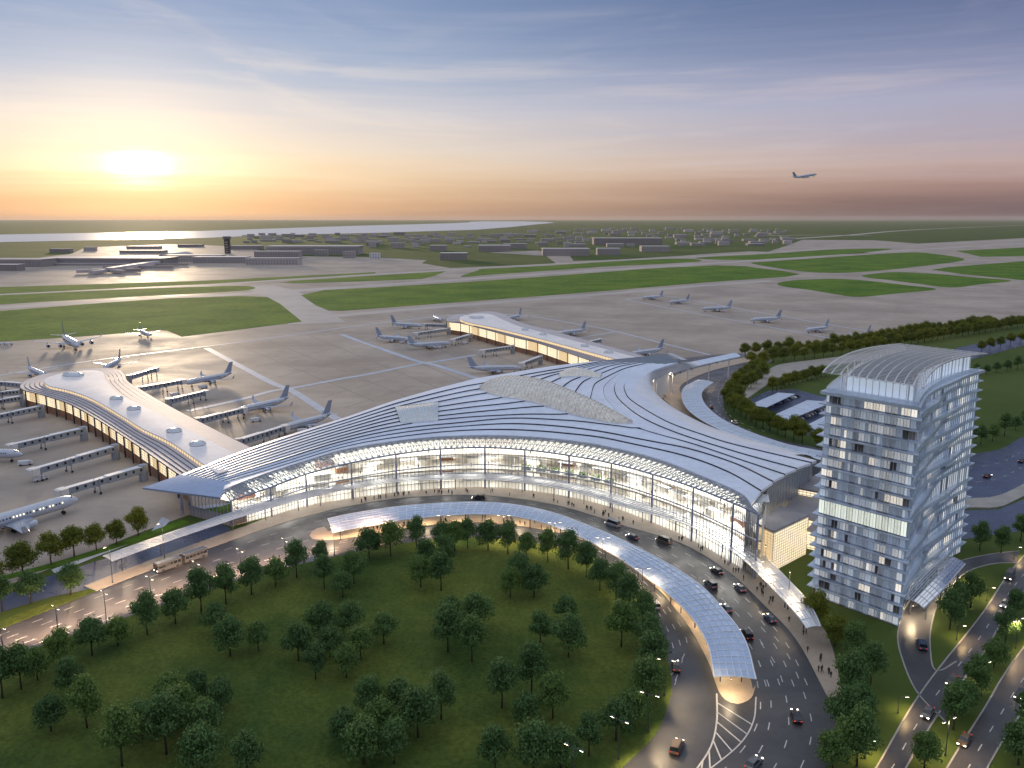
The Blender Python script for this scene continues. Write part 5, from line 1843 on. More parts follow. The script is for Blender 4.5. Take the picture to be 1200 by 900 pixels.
def make_plane(jumbo=False, lit=False):
    root = empty('airliner', (0, 0, 0), 0, 'x', 'airplane', 'airliners')
    secs = [(19.6, .06, 3.15), (19.2, .5, 3.2), (18.4, 1.0, 3.3), (17.2, 1.45, 3.45), (15.5, 1.8, 3.56), (13, 1.95, 3.6), (4, 1.95, 3.6), (-8, 1.95, 3.6), (-12, 1.68, 3.86), (-15.5, 1.15, 4.3), (-18.2, .62, 4.75), (-19.6, .2, 5.0)]
    mb = MB()
    mb.loft([[(x, r * math.sin(2 * math.pi * k / 16), zc + r * math.cos(2 * math.pi * k / 16)) for k in range(16)] for x, r, zc in secs])
    mb.loft([[(x, r * math.sin(2 * math.pi * k / 10) * 1.25, 2.2 + r * .7 * math.cos(2 * math.pi * k / 10)) for k in range(10)] for x, r in ((6, .3), (4, 1.3), (-3, 1.4), (-6.5, .3))])
    fus = mb.build('fuselage', M['plane'], root, smooth=True)
    for s in (-1, 1):
        mb = MB()
        x = 13.5
        while x > -12:
            mb.box((x, s * 1.9 * (1 if x > -8 else .88), 4.15), (.34, .14, .46), 0, 1 if lit and rnd.random() < .45 else 0)
            x -= 0.95
        mb.build('window_row', [M['planewin'], M['planelit']], fus, kind='stuff')
        mb = MB()
        mb.quad((17.6, s * .2, 4.72), (17.1, s * 1.1, 4.42), (16.6, s * 1.2, 4.75), (17.0, s * .2, 4.98))
        mb.build('cockpit_window', M['planewin'], fus)
        mb = MB()
        secw = [airfoil(5.0, -3.6, s * 1.4, 2.5, .45), airfoil(1.2, -4.0, s * 6.0, 3.0, .3), airfoil(-4.6, -6.6, s * 16.4, 4.1, .12)]
        mb.loft(secw if s > 0 else [q[::-1] for q in secw])
        w = mb.build('wing', M['planegrey'], root)
        mb = MB()
        mb.loft([airfoil(-4.7, -6.6, s * 16.4, 4.1, .1), [(px - .9, s * 16.9, pz + 1.9) for px, py, pz in airfoil(-5.0, -6.2, 0, 4.1, .06)]])
        mb.build('winglet', M['plane'], w)
        mb = MB()
        mb.loft([airfoil(-14.2, -17.8, s * .4, 4.9, .2), airfoil(-17.3, -19.0, s * 6.4, 5.6, .08)])
        mb.build('tailplane', M['planegrey'], root)
        for ye, xe in (((5.2, 3.4),) if not jumbo else ((5.2, 3.4), (10.5, .4))):
            mb = MB()
            prof = [(xe + .05, .72), (xe + .1, .98), (xe - .6, 1.06), (xe - 2.2, 1.0), (xe - 3.2, .74), (xe - 3.9, .42)]
            mb.loft([[(x, s * ye + r * math.sin(2 * math.pi * k / 12), 1.75 + r * math.cos(2 * math.pi * k / 12)) for k in range(12)] for x, r in prof])
            mb.box((xe - 2.4, s * ye, 2.85), (3.2, .22, .7))
            e = mb.build('engine', M['plane'], root, smooth=False)
            mb = MB()
            mb.loft([[(xe + .07, s * ye + .66 * math.sin(2 * math.pi * k / 12), 1.75 + .66 * math.cos(2 * math.pi * k / 12)) for k in range(12)], [(xe + .12, s * ye + .1 * math.sin(2 * math.pi * k / 12), 1.75 + .1 * math.cos(2 * math.pi * k / 12)) for k in range(12)]])
            mb.build('fan', M['planewin'], e)
    mb = MB()
    f = lambda x0, x1, z, th: [(x0, 0, z), (x0 - (x0 - x1) * .3, th, z), (x1, 0, z), (x0 - (x0 - x1) * .3, -th, z)]
    mb.loft([f(-10.8, -17.9, 5.3, .1), f(-13.0, -18.3, 6.3, .22), f(-17.0, -20.0, 12.2, .08)])
    mb.build('fin', M['planeblue'] if not jumbo else M['planegrey'], root)
    for x, y in ((14.6, 0), (-1.6, 2.9), (-1.6, -2.9)):
        mb = MB()
        mb.tube([(x, y, .4), (x, y, 2.4)], .14, 6)
        for s in (-.32, .32):
            mb.tube([(x, y + s - .16, .52), (x, y + s + .16, .52)], .52, 10, 1)
        mb.build('landing_gear', [M['planegrey'], M['tyre']], root)
    return root


proto_plane = make_plane()
proto_lit = make_plane(lit=True)
proto_jumbo = make_plane(jumbo=True)
PL = [
    ((74, 393), (91, 405), 'big four-engined airliner taxiing beside the left grass field', 'j', 1.62),
    ((164, 386), (175, 393), 'small distant airliner nosing towards us by the left grass field', 'n', .95),
    ((33, 429), (52, 440), 'airliner parked behind the rounded end of the near pier, left one', 'n', 1),
    ((142, 420), (122, 432), 'airliner parked behind the rounded end of the near pier, right one', 'n', 1),
    ((273, 437), (217, 449), 'farthest airliner docked on the right side of the near pier', 'n', 1),
    ((340, 467), (277, 482), 'middle airliner docked on the right side of the near pier', 'n', 1),
    ((389, 487), (325, 504), 'airliner partly hidden by the terminal roof beside the near pier', 'n', 1),
    ((0, 611), (92, 584), 'large blue-white airliner in the left foreground with lit cabin windows', 'l', 1.28),
    ((-80, 553), (27, 532), 'airliner nose poking in at the left picture edge', 'n', 1.1),
    ((458, 375), (496, 382), 'airliner docked at the far end of the far pier', 'n', 1),
    ((508, 369), (517, 375), 'little airliner behind the rounded end of the far pier', 'n', .9),
    ((444, 395), (482, 398), 'second airliner of the left group at the far pier', 'n', 1),
    ((484, 405), (528, 402), 'airliner docked nose to the pier wall in front of the far group', 'n', 1),
    ((564, 432), (611, 431), 'airliner docked at the far pier just behind the terminal roof', 'n', 1),
    ((611, 367), (592, 374), 'airliner parked behind the white roof of the far pier', 'n', 1),
    ((687, 384), (653, 391), 'airliner on the right side of the far pier, left of two', 'n', 1),
    ((778, 405), (738, 415), 'airliner on the right side of the far pier, close to the roof tip', 'n', 1),
    ((777, 345), (752, 349), 'leftmost airliner in the remote parking row', 'n', .95),
    ((808, 350), (784, 354), 'second airliner from the left in the remote parking row', 'n', .95),
    ((858, 357), (822, 362), 'third airliner from the left in the remote parking row', 'n', 1.05),
    ((916, 368.5), (879, 375), 'fourth airliner from the left in the remote parking row', 'n', 1.05),
    ((971, 382), (944, 387), 'fifth airliner from the left in the remote parking row', 'n', .95),
    ((1020, 391), (993, 395), 'rightmost airliner in the remote parking row', 'n', .95)]
for tail, nose, lb, kd, s in PL:
    zc = 3.5 * s
    b = P(*nose, zc)
    dx = abs(P(tail[0], nose[1], zc).x - b.x)
    if dx > 39.2 * s * 0.98 and kd != 'l':
        s = dx / (39.2 * 0.98)
    best = None
    for k in range(41):
        a = P(tail[0], nose[1] + (tail[1] - nose[1]) * k / 40, zc)
        e = abs((b - a).length - 39.2 * s)
        if best is None or e < best[0]:
            best = (e, a)
    d = b - (P(*tail, zc) if kd == 'l' else best[1])
    ang = math.atan2(d.y, d.x)
    ln = 39.2 * s
    du = Vector((math.cos(ang), math.sin(ang), 0))
    c = b - du * ln * 0.5
    c.z = 0.13
    pr_ = {'n': proto_plane, 'l': proto_lit, 'j': proto_jumbo}[kd]
    put(pr_, USED, c, ang, lb, 'airliners on the apron', s)
fa = P(600, 300)
Yf = 1250.0
wz = CZ + Yf * 0.048
flying = put(proto_plane, USED, ((934 - 600) / 1000 * Yf * 1.0, Yf, wz - 4), R(14), 'airliner climbing in the sunset sky above the right horizon')
flying.rotation_euler = (R(6), R(-9), R(10))

# ================================================================ jet bridges
def jet_bridge(p0, p1, label, group, wid=3.0, bend=None):
    a, b = P(*p0, 5.2), P(*p1, 4.6)
    root = empty('jet_bridge', (b.x, b.y, 0.06), 0, label, 'jet bridge', group)
    o = Vector((b.x, b.y, 0.06))
    a, b = a - o, b - o
    d = (b - a).normalized()
    m = a.lerp(b, .5)
    MB().bar(a, m + d * .3, wid, 2.9).build('tunnel', M['bridge'], root)
    MB().bar(m, b, wid * .86, 2.5).build('tunnel', M['bridge'], root)
    up = Vector((0, 0, 1))
    mb = MB().bar(a + up * 1.55, m + d * .3 + up * 1.55, wid * 1.05, .2)
    mb.bar(m + up * 1.36, b + up * 1.36, wid * .92, .2)
    mb.build('tunnel_roof', M['bridgeroof'], root)
    side = d.cross(up)
    mb = MB()
    for s in (-1, 1):
        for k in range(9):
            q = a.lerp(b, .08 + .1 * k) + side * s * (wid * .5 + .03)
            mb.box((q.x, q.y, q.z + .35), (.9, .12, 1.1), math.atan2(d.y, d.x))
    mb.build('window_row', M['planewin'], root, kind='stuff')
    mb = MB()
    mb.bar(b - d * .6, b + d * 2.6, 4.2, 3.1)
    mb.bar(b + d * 2.6 + up * .2, b + d * 3.4 + up * .1, 3.6, 2.6)
    mb.build('cab', M['bridgepink'], root)
    for f, hgt in ((.62, 1), (.97, 1)):
        q = a.lerp(b, f)
        mb = MB()
        for s in (-1, 1):
            w = q + side * s * (wid * .62)
            mb.bar((w.x, w.y, .5), (w.x, w.y, q.z + (1.9 if f < .9 else .4)), .34)
            mb.tube([(w.x, w.y, .52), (w.x + side.x * s * .4, w.y + side.y * s * .4, .52)], .5, 10, 1)
        e0, e1_ = q + side * (wid * .62), q - side * (wid * .62)
        mb.bar((e0.x, e0.y, q.z - 1.5), (e1_.x, e1_.y, q.z - 1.5), .3)
        mb.build('support', [M['bridge'], M['tyre']], root)
    q = a + d * 1.0
    MB().tube([(q.x, q.y, 0), (q.x, q.y, q.z + 2)], 1.9, 10).build('rotunda', M['bridge'], root)
    return root


JB = [((100, 504), (17, 523), 'jet bridge reaching the airliner nose at the left edge', 0), ((137, 525), (42, 552), 'free jet bridge without a plane on the near pier front', 0), ((170, 549), (76, 576), 'jet bridge docked to the big foreground airliner', 0),
      ((50, 478), (-14, 491), 'low jet bridge at the left edge, nearest of the edge group', 0), ((29, 466), (-14, 473), 'second jet bridge of the group at the left edge', 0), ((28, 459), (-14, 463), 'third jet bridge of the group at the left edge', 0), ((30, 452), (-14, 448), 'farthest jet bridge of the group at the left edge', 0),
      ((150, 443), (181, 433.5), 'short free jet bridge at the rounded end of the near pier', 0), ((160, 457), (212, 447.5), 'jet bridge docked to the farthest airliner on the pier right side', 0), ((196, 471), (239, 460.5), 'free jet bridge on the right side of the near pier', 0),
      ((231, 494), (283, 481), 'jet bridge docked to the middle airliner on the pier right side', 0), ((278, 519), (332, 502), 'jet bridge beside the terminal roof on the near pier', 0),
      ((527, 386), (488, 391.5), 'free jet bridge near the far end of the far pier', 1), ((552, 393), (531, 399), 'jet bridge docked at the pier wall of the far pier', 1), ((602, 407), (566, 412), 'free jet bridge in the middle of the far pier', 1), ((634, 419), (612, 427), 'jet bridge at the far pier next to the terminal roof', 1),
      ((524, 382), (499, 381), 'jet bridge at the tip of the far pier', 1), ((688, 402.5), (703, 399), 'small jet bridge on the right side of the far pier', 1), ((640, 388), (655, 390.5), 'jet bridge behind the white roof of the far pier', 1)]
for p0, p1, lb, g in JB:
    jet_bridge(p0, p1, lb, ('jet bridges of the near pier', 'jet bridges of the far pier')[g])

# ================================================================ vehicles
def make_car(kind, paint):
    root = empty('parked_car' if kind == 'p' else 'car', (0, 0, 0), 0, 'x', 'car', 'cars on the roads')
    L, W, Hb, Ht = {'sedan': (4.6, 1.82, .82, 1.42), 'suv': (4.8, 1.95, 1.02, 1.78), 'van': (5.4, 2.0, 1.1, 2.15)}[kind]
    x1, x0 = L / 2, -L / 2
    prof = [(x0, .42, .72, .84), (x0 + .12, .3, Hb - .04, .95), (x0 + .9, .26, Hb + .02, 1), (0, .24, Hb, 1), (x1 - 1.1, .26, Hb - .02, 1), (x1 - .3, .28, Hb - .16, .96), (x1, .4, .62, .82)]
    mb = MB()
    mb.loft([[(x, -W / 2 * k, zb), (x, W / 2 * k, zb), (x, W / 2 * k * 1.0, zb + (zt - zb) * .6), (x, W / 2 * k * .9, zt), (x, -W / 2 * k * .9, zt), (x, -W / 2 * k, zb + (zt - zb) * .6)] for x, zb, zt, k in prof])
    mb.build('body', M['car_' + paint], root)
    cx0, cx1 = (x0 + .45, x1 - 1.25) if kind == 'sedan' else (x0 + .12, x1 - (1.2 if kind == 'suv' else .7))
    tx0, tx1 = cx0 + (.6 if kind == 'sedan' else .22), cx1 - (.75 if kind != 'van' else .5)
    mb = MB()
    lo_, hi_ = Hb - .06, Ht - .07
    mb.loft([[(cx0, -W * .45, lo_), (cx1, -W * .45, lo_), (cx1, W * .45, lo_), (cx0, W * .45, lo_)], [(tx0, -W * .38, hi_), (tx1, -W * .38, hi_), (tx1, W * .38, hi_), (tx0, W * .38, hi_)]])
    cab = mb.build('glasshouse', M['carglass'], root)
    MB().loft([[(tx0 - .04, -W * .39, hi_), (tx1 + .04, -W * .39, hi_), (tx1 + .04, W * .39, hi_), (tx0 - .04, W * .39, hi_)], [(tx0 + .1, -W * .36, Ht), (tx1 - .1, -W * .36, Ht), (tx1 - .1, W * .36, Ht), (tx0 + .1, W * .36, Ht)]]).build('roof', M['car_' + paint], cab)
    for x in (x0 + .85, x1 - .95):
        for s in (-1, 1):
            w = MB().tube([(x, s * (W / 2 - .2), .33), (x, s * (W / 2 + .02), .33)], .34, 12).build('wheel', M['tyre'], root)
            MB().tube([(x, s * (W / 2 + .01), .33), (x, s * (W / 2 + .04), .33)], .21, 10).build('rim', M['rim'], w)
    for s in (-1, 1):
        MB().box((x1 - .04, s * W * .33, .62), (.14, .36, .16)).build('headlight', M['headlight'], root)
        MB().box((x0 + .03, s * W * .34, .78), (.12, .34, .16)).build('taillight', M['taillight'], root)
    return root


CARP = {}


def car(u, v, toward, label, kind='sedan', paint='black', z=0.06, group='cars on the roads'):
    key = (kind, paint)
    if key not in CARP:
        CARP[key] = make_car(kind, paint)
    p, q = P(u, v, z), P(*toward, z)
    return put(CARP[key], USED, p, math.atan2(q.y - p.y, q.x - p.x), label, group, 1.12)


car(561, 585, (530, 584), 'black off-roader on the road before the middle of the glass front', 'suv', 'black')
car(718, 616, (690, 606), 'silver van beside the terminal kerb near the canopy', 'van', 'silver')
car(741, 631, (715, 620), 'dark blue saloon next to the canopy behind the silver van', 'sedan', 'blue')
car(778, 636, (750, 625), 'brown van at the terminal kerb right of the silver van', 'van', 'brown')
car(840, 671, (815, 655), 'black car at the kerb below the right glass bays', 'sedan', 'black')
car(833, 687, (812, 670), 'grey off-roader in the middle lane below the right bays', 'suv', 'grey')
car(867, 691, (850, 675), 'grey car at the kerb near the glowing pavilion', 'sedan', 'grey')
car(851, 715, (835, 697), 'dark car half hidden by the canopy edge', 'sedan', 'grey')
car(902, 727, (885, 710), 'blue saloon at the kerb under the sidewalk canopy end', 'sedan', 'blue')
car(875, 746, (858, 723), 'black off-roader beside the canopy tip', 'suv', 'black')
car(933, 842, (925, 815), 'black car on the wide road right of the hatched area', 'sedan', 'black')
car(883, 897, (900, 880), 'dark car at the bottom edge right of the hatched area', 'sedan', 'grey')
car(767, 711, (752, 690), 'white car on the inner road beside the lawn trees', 'suv', 'white')
car(792, 783, (788, 757), 'dim brown car on the inner road at the lawn bend', 'sedan', 'brown')
car(793, 878, (805, 850), 'brown pickup-like car on the inner road near the bottom', 'suv', 'brown')
car(1080, 758, (1072, 735), 'dark blue off-roader on the hotel drive', 'suv', 'blue')
car(1116, 800, (1100, 820), 'brown car on the avenue below the hotel drive', 'sedan', 'brown')
car(1087, 838, (1070, 865), 'grey car low on the inner avenue', 'sedan', 'grey')
car(1130, 870, (1112, 900), 'brown saloon on the outer avenue near the bottom', 'sedan', 'brown')
car(1178, 710, (1162, 733), 'silver car high on the inner avenue', 'sedan', 'silver')
car(1183, 677, (1168, 698), 'brown van at the top of the inner avenue', 'van', 'brown')
car(1196, 816, (1180, 840), 'dark car on the outer avenue at the right edge', 'sedan', 'black')
car(1157, 559, (1180, 549), 'black saloon on the ramp behind the tower', 'sedan', 'black', 0.08)
car(1197, 541, (1215, 530), 'black car on the ramp at the right picture edge', 'sedan', 'blue', 0.08)
car(834, 478, (832, 466), 'black car on the loop road beyond the loop canopy', 'sedan', 'black', 0.11)
car(861, 496, (846, 487), 'white car on the loop road near the trees', 'sedan', 'white', 0.11)
car(781, 461, (776, 455), 'dark car on the loop road below the white roof edge', 'sedan', 'grey', 0.11)
# cars in the car park (too small to show parts)
pk = MB()
pk.loft([[(x, -W, .3), (x, W, .3), (x, W * .92, zt), (x, -W * .92, zt)] for x, W, zt in ((-2.2, .8, .7), (-1.7, .9, .9), (-1.2, .8, 1.4), (.5, .8, 1.4), (1.2, .9, .9), (2.2, .8, .65))])
pmesh = [pk.mesh('parked_car', M['car_' + c]) for c in ('black', 'silver', 'white', 'grey', 'blue')]
for rname, (r0, r1) in {'front': ((890, 480), (936, 464.5)), 'back': ((932, 494), (968, 478))}.items():
    a, b = P(*r0, .08), P(*r1, .08)
    n = 10
    ang = math.atan2((b - a).y, (b - a).x) + math.pi / 2
    for side in (0, 1):
        for k in range(n):
            p = a.lerp(b, (k + .5) / n) + Vector((math.cos(ang), math.sin(ang), 0)) * (5.4 * side)
            o = link('parked_car', rnd.choice(pmesh), None, tuple(p), ang)
            tag(o, '%s parked car from the left, %s car park row, %s side' % (ordn(k + 1), 'upper' if rname == 'front' else 'lower', 'near' if side == 0 else 'far'), 'car', 'cars in the car park')
# articulated bus on the approach road
bp0, bp1 = P(240, 651, .06), P(184, 671, .06)
bang = math.atan2(bp1.y - bp0.y, bp1.x - bp0.x)
bus = empty('bus', tuple((bp0 + bp1) / 2), bang, 'long blue-grey articulated bus at the kerb of the approach road', 'bus')
for x0, x1 in ((.6, 9.0), (-9.0, -.6)):
    MB().loft([[(x, -1.25, zb), (x, 1.25, zb), (x, 1.25, zt), (x, 1.1, zt + .15), (x, -1.1, zt + .15), (x, -1.25, zt)] for x, zb, zt in ((x0, .4, 2.85), (x0 + .2, .35, 2.95), (x1 - .2, .35, 2.95), (x1, .45, 2.8))]).build('body', M['car_grey'], bus)
    for s in (-1, 1):
        for k in range(6):
            MB().box((x0 + .9 + k * 1.32, s * 1.26, 1.95), (1.1, .06, .9)).build('window', M['carglass'], bus)
    for x in (x0 + 1.6, x1 - 1.8):
        for s in (-1, 1):
            MB().tube([(x, s * 1.0, .5), (x, s * 1.28, .5)], .5, 12).build('wheel', M['tyre'], bus)
MB().loft([[(x, -1.15 * k, .5), (x, 1.15 * k, .5), (x, 1.15 * k, 2.8), (x, -1.15 * k, 2.8)] for x, k in ((-.6, 1), (-.3, .94), (0, 1), (.3, .94), (.6, 1))]).build('bellows', M['tyre'], bus)
MB().box((9.02, 0, 1.9), (.06, 2.2, 1.3)).build('windscreen', M['carglass'], bus)
for s in (-1, 1):
    MB().box((9.03, s * .9, .75), (.08, .4, .2)).build('headlight', M['headlight'], bus)

# apron service vehicles
def tug(u, v, label, ang):
    p = P(u, v, .13)
    r = empty('service_truck', tuple(p), ang, label, 'truck', 'service vehicles on the apron')
    MB().box((-.8, 0, 1.3), (4.2, 2.1, 1.7)).build('cargo_box', M['bridgeroof'], r)
    MB().loft([[(x, -1, .5), (x, 1, .5), (x, .9, zt), (x, -.9, zt)] for x, zt in ((1.3, 2.1), (2.2, 2.1), (2.8, 1.3), (3.0, 1.1))]).build('cab', M['white'], r)
    for x in (-1.8, 2.0):
        for s in (-1, 1):
            MB().tube([(x, s * .8, .42), (x, s * 1.08, .42)], .42, 10).build('wheel', M['tyre'], r)
    return r


for u, v, lb, a in ((3, 404, 'leftmost service truck by the left grass field', .2), (11, 404.5, 'service truck just right of the leftmost one by the grass', .2), (238, 455, 'white service truck under the farthest docked airliner', 1.0), (300, 494, 'service truck beside the middle docked airliner', .5),
                    (473, 402, 'service truck beside the second left airliner of the far pier', .8), (515, 408, 'service truck under the airliner at the pier wall', .3), (355, 507, 'service truck behind the terminal roof edge at the left bridges', .4),
                    (60, 592, 'service truck under the foreground airliner nose bridge', 1.9), (48, 563, 'service truck beside the free jet bridge on the near pier front', .9), (30, 545, 'service truck behind the airliner nose at the left edge', .3), (205, 464, 'service truck between the pier and the farthest docked airliner', .7),
                    (262, 489, 'service truck at the pier wall near the middle docked airliner', .2), (585, 437, 'service truck beside the airliner next to the terminal roof', .1), (545, 403, 'service truck close to the far pier wall', .6), (640, 395, 'service truck on the right side of the far pier', 1.4)):
    tug(u, v, lb, a)

# ================================================================ people
def make_person(seed, stride, arm):
    r = random.Random(seed)
    V = {'pel': (0, 0, .96), 'wai': (0, 0, 1.14), 'che': (.01, 0, 1.36), 'nek': (.015, 0, 1.52), 'hea': (.03, 0, 1.62), 'top': (.03, 0, 1.76)}
    E = [('pel', 'wai'), ('wai', 'che'), ('che', 'nek'), ('nek', 'hea'), ('hea', 'top')]
    Rd = {'pel': .15, 'wai': .13, 'che': .17, 'nek': .06, 'hea': .1, 'top': .08}
    for s, nm in ((1, 'l'), (-1, 'r')):
        st = stride * s
        V.update({'hip' + nm: (0, .1 * s, .9), 'kne' + nm: (st * .5 + .03, .1 * s, .5), 'ank' + nm: (st, .1 * s, .1), 'toe' + nm: (st + .17, .12 * s, .05),
                  'sho' + nm: (0, .19 * s, 1.42), 'elb' + nm: (-st * arm * .4 - .02, .25 * s, 1.14), 'wri' + nm: (-st * arm + .1, .25 * s, .92), 'han' + nm: (-st * arm + .14, .24 * s, .83)})
        E += [('pel', 'hip' + nm), ('hip' + nm, 'kne' + nm), ('kne' + nm, 'ank' + nm), ('ank' + nm, 'toe' + nm), ('che', 'sho' + nm), ('sho' + nm, 'elb' + nm), ('elb' + nm, 'wri' + nm), ('wri' + nm, 'han' + nm)]
        Rd.update({'hip' + nm: .1, 'kne' + nm: .068, 'ank' + nm: .05, 'toe' + nm: .045, 'sho' + nm: .075, 'elb' + nm: .05, 'wri' + nm: .036, 'han' + nm: .04})
    keys = list(V)
    me = bpy.data.meshes.new('person')
    me.from_pydata([V[k] for k in keys], [(keys.index(a), keys.index(b)) for a, b in E], [])
    o = bpy.data.objects.new('person_base', me)
    col.objects.link(o)
    o.modifiers.new('skin', 'SKIN')
    if not me.skin_vertices:
        bpy.context.view_layer.objects.active = o
        bpy.ops.mesh.customdata_skin_add()
    for i, k in enumerate(keys):
        sv = me.skin_vertices[0].data[i]
        sv.radius = (Rd[k], Rd[k])
        sv.use_root = (k == 'pel')
    sub = o.modifiers.new('sub', 'SUBSURF')
    sub.levels = sub.render_levels = 1
    dg = bpy.context.evaluated_depsgraph_get()
    ev = o.evaluated_get(dg)
    nm_ = bpy.data.meshes.new_from_object(ev)
    bpy.data.objects.remove(o)
    nm_.materials.clear()
    for m_ in ('cloth', 'cloth2', 'skin'):
        nm_.materials.append(M[m_])
    for p in nm_.polygons:
        z = p.center.z
        p.material_index = 2 if (1.54 < z < 1.7 and p.center.x > .02) or (z < .9 and abs(p.center.y) > .2 and z > .75) else (1 if z < .95 else 0)
        p.use_smooth = True
    return nm_


PMESH = [make_person(1, 0.0, 0.0), make_person(2, .22, .7), make_person(3, -.26, .6), make_person(4, .1, .4)]
prng = random.Random(9)


def crowd(pts, z, phrase, group):
    pts = sorted(pts, key=lambda p: proj((p[0], p[1], z))[0])
    for i, p in enumerate(pts):
        o = link('person', prng.choice(PMESH), None, (p[0], p[1], z + .02), prng.uniform(0, 6.28))
        k = prng.uniform(.98, 1.1)
        o.scale = (k, k, k)
        tag(o, '%s person from the left %s' % (ordn(i + 1), phrase), 'person', group)


def along(c, d0, d1, n, t0=0.0, t1=1.0):
    f = resample(c, 500)
    nn = normals(f)
    out = []
    last = None
    for k in range(n):
        t = prng.uniform(t0, t1)
        i = int(t * 499)
        q = f[i][:2] + nn[i] * prng.uniform(d0, d1)
        out.append((q[0], q[1]))
        if prng.random() < .4:
            out.append((q[0] + prng.uniform(-.9, .9), q[1] + prng.uniform(-.9, .9)))
    return out


crowd(along(kc, 1.0, 4.0, 62, .3, .86), .2, 'on the sidewalk before the glass front', 'people on the terminal sidewalk')
crowd(along(kc, .8, 3.2, 9, .88, .98), .2, 'on the plaza tip right of the sidewalk canopy', 'people on the plaza')
crowd([tuple((mpoly[int(t * 100)][:2] * .75 + can_out[int(t * 165)][:2] * .25)) for t in [prng.uniform(.05, .95) for _ in range(34)]], .2, 'on the median under the long canopy', 'people on the median')
gp = []
for _ in range(30):
    k = prng.randint(20, len(fb) - 20)
    f = prng.uniform(.27, .36)
    q = fb[k] * (1 - f) + back[k] * f
    gp.append((q[0], q[1]))
crowd(gp, 5.6, 'on the lower gallery behind the glass front', 'people inside the hall')
crowd([tuple((fb[k] * (1 - f) + back[k] * f)[:2]) for k, f in [(prng.randint(45, len(fb) - 20), prng.uniform(.42, .55)) for _ in range(22)]], 10.6, 'on the upper gallery behind the glass front', 'people inside the hall')
crowd(along(lw_o, .5, 2.0, 12, .1, .7), .4, 'on the loop sidewalk under the white roof edge', 'people on the loop sidewalk')

# ================================================================ lamps
def street_lamp(u, v, label, group, h=9.0, power=900, z=.15, double=True, ang=0.0, col_=(1, .74, .42), aim=False):
    p = P(u, v, z)
    if aim:
        i_ = int(((g_in[:, :2] - np.array(p[:2])) ** 2).sum(1).argmin())
        q_ = normals(g_in)[i_]
        ang = math.atan2(q_[1], q_[0])
    root = empty('street_lamp', tuple(p), ang, label, 'street lamp', group)
    mb = MB().tube([(0, 0, 0), (0, 0, h * .6), (0, 0, h)], [.13, .1, .07], 8)
    mb.tube([(0, 0, 0), (0, 0, .5)], .22, 8)
    mb.build('pole', M['pole'], root)
    for s in ((-1, 1) if double else (1,)):
        arm = MB().tube([(0, 0, h - .2), (s * .8, 0, h + .15), (s * 1.5, 0, h + .2)], .05, 6).build('arm', M['pole'], root)
        MB().box((s * 1.75, 0, h + .2), (.9, .34, .14)).build('lamp_housing', M['pole'], root)
        MB().box((s * 1.75, 0, h + .1), (.8, .3, .08)).build('lamp_glass', M['lamphead'], root)
    ld = bpy.data.lights.new('lamp_light', 'SPOT')
    ld.energy = power
    ld.spot_size = R(150)
    ld.spot_blend = .8
    ld.color = col_
    ld.shadow_soft_size = .4
    lo_ = bpy.data.objects.new('lamp_light', ld)
    col.objects.link(lo_)
    lo_.parent = root
    lo_.location = (1.9 if aim or not double else 0, 0, h - .15)
    if aim:
        lo_.rotation_euler = (0, -R(38), 0)
        ld.spot_size = R(112)
    return root


LG = 'street lamps round the lawn'
for i, (u, v) in enumerate([(5, 774), (69, 749), (125, 730), (178, 712), (232, 693), (283, 677), (335, 664), (392, 650), (450, 640)]):
    street_lamp(u, v, '%s lamp from the left on the lawn edge of the approach road' % ordn(i + 1), LG, 9, 30000, aim=True, col_=(1, .62, .36))
for i, (u, v) in enumerate([(520, 633), (590, 633), (650, 642), (706, 661), (752, 700)]):
    street_lamp(u, v, '%s lamp from the left on the inner road bend of the lawn' % ordn(i + 1), LG, 9, 6000)
for i, (u, v) in enumerate([(779, 815), (760, 858), (725, 890), (672, 925)]):
    street_lamp(u, v, '%s twin lamp from the top at the lower right lawn edge' % ordn(i + 1), LG, 9, 9000, aim=True)
for i, (u, v) in enumerate([(132, 683), (193, 653), (895, 681), (923, 714)]):
    street_lamp(u, v, '%s tall slim mast from the left beside the sidewalk canopy' % ordn(i + 1), 'masts by the sidewalk canopy', 12, 2500, z=.2, double=False, ang=R(250))
for i, (u, v) in enumerate([(1013, 889), (1052, 836), (1121, 750), (1156, 704), (1188, 655)]):
    street_lamp(u, v, '%s short lamp from the bottom along the inner avenue' % ordn(i + 1), 'lamps along the avenues', 4.0, 1300, z=.05, double=False, ang=R(0), col_=(1, .66, .3))
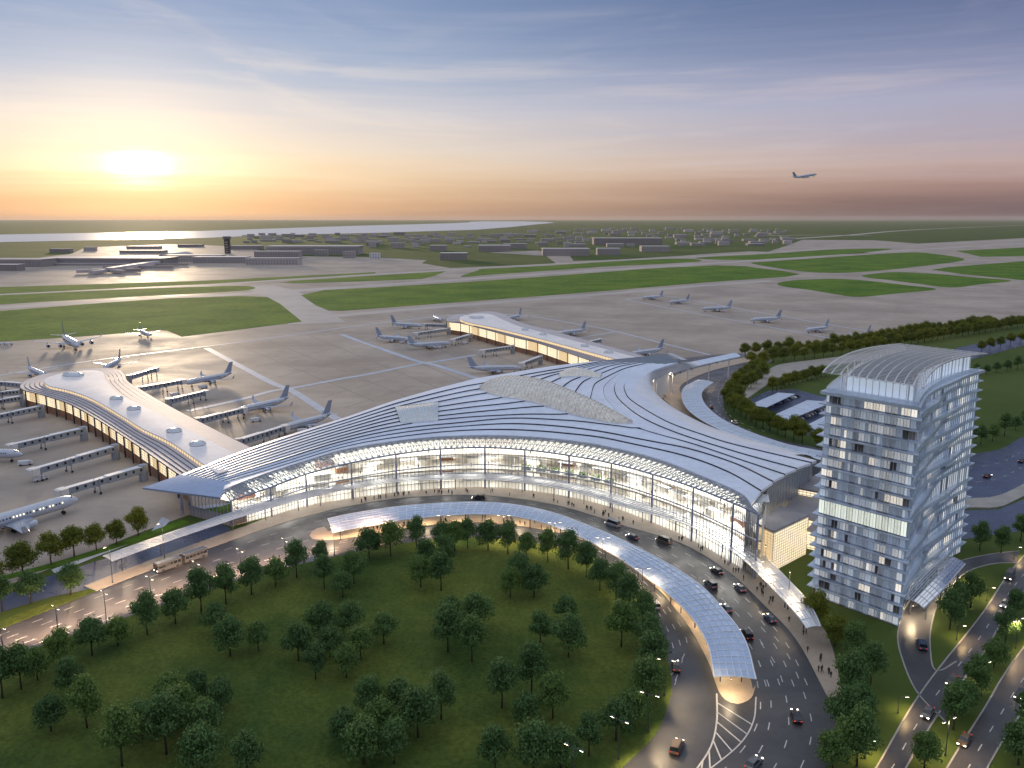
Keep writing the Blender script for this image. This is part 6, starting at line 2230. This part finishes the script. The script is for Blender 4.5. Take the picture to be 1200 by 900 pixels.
for i, (u, v) in enumerate([(1108, 885), (1150, 815), (1190, 760)]):
    street_lamp(u, v, '%s lamp from the bottom in the strip between the avenues' % ordn(i + 1), 'lamps along the avenues', 8.0, 4500, z=.05, double=True, ang=R(30), col_=(1, .66, .34))
# lamps under the canopies (lit undersides)
def strip_lamps(a, b, n, power, phrase, group, fr=.5, drop=.35):
    a, b = resample(a, n), resample(b, n)
    for i in range(n):
        p = a[i] * (1 - fr) + b[i] * fr
        root = empty('canopy_lamp', (p[0], p[1], p[2] - drop), 0, '%s downlight from the left %s' % (ordn(i + 1), phrase), 'lamp', group)
        MB().tube([(0, 0, .05), (0, 0, .17)], [.22, .2], 10).build('lamp_housing', M['pole'], root)
        MB().tube([(0, 0, 0), (0, 0, .05)], [.2, .2], 10).build('lamp_glass', M['lamphead'], root)
        ld = bpy.data.lights.new('lamp_light', 'SPOT')
        ld.energy = power
        ld.spot_size = R(160)
        ld.spot_blend = .6
        ld.color = (1, .76, .46)
        ld.shadow_soft_size = .3
        o = bpy.data.objects.new('lamp_light', ld)
        col.objects.link(o)
        o.parent = root
        o.location = (0, 0, -.05)


strip_lamps(can_out, can_in, 18, 1600, 'under the long median canopy', 'lamps under the median canopy', .6)
strip_lamps(ca_, cb_, 3, 5000, 'under the arched hotel entrance canopy', 'lamps under the hotel canopy', .5, .6)
strip_lamps(eo[8:50], ei[8:50], 7, 2200, 'under the white roof edge of the loop road', 'lamps on the loop side', .3, 1.2)

# ================================================================ evening haze
hm = bpy.data.materials.new('evening_haze')
hm.use_nodes = True
ht = NT(hm.node_tree)
ht.n.remove(ht.n['Principled BSDF'])
pv = ht.node('ShaderNodeVolumePrincipled')
pv.inputs['Color'].default_value = (0.93, 0.9, 0.88, 1)
pv.inputs['Density'].default_value = 0.000009
pv.inputs['Anisotropy'].default_value = 0.3
ht.l.new(pv.outputs[0], ht.n['Material Output'].inputs['Volume'])
hz = MB().box((0, 28800, 105), (118000, 59800, 214)).build('haze', hm, kind='stuff')
hz['label'] = 'thin warm evening haze over the airfield'
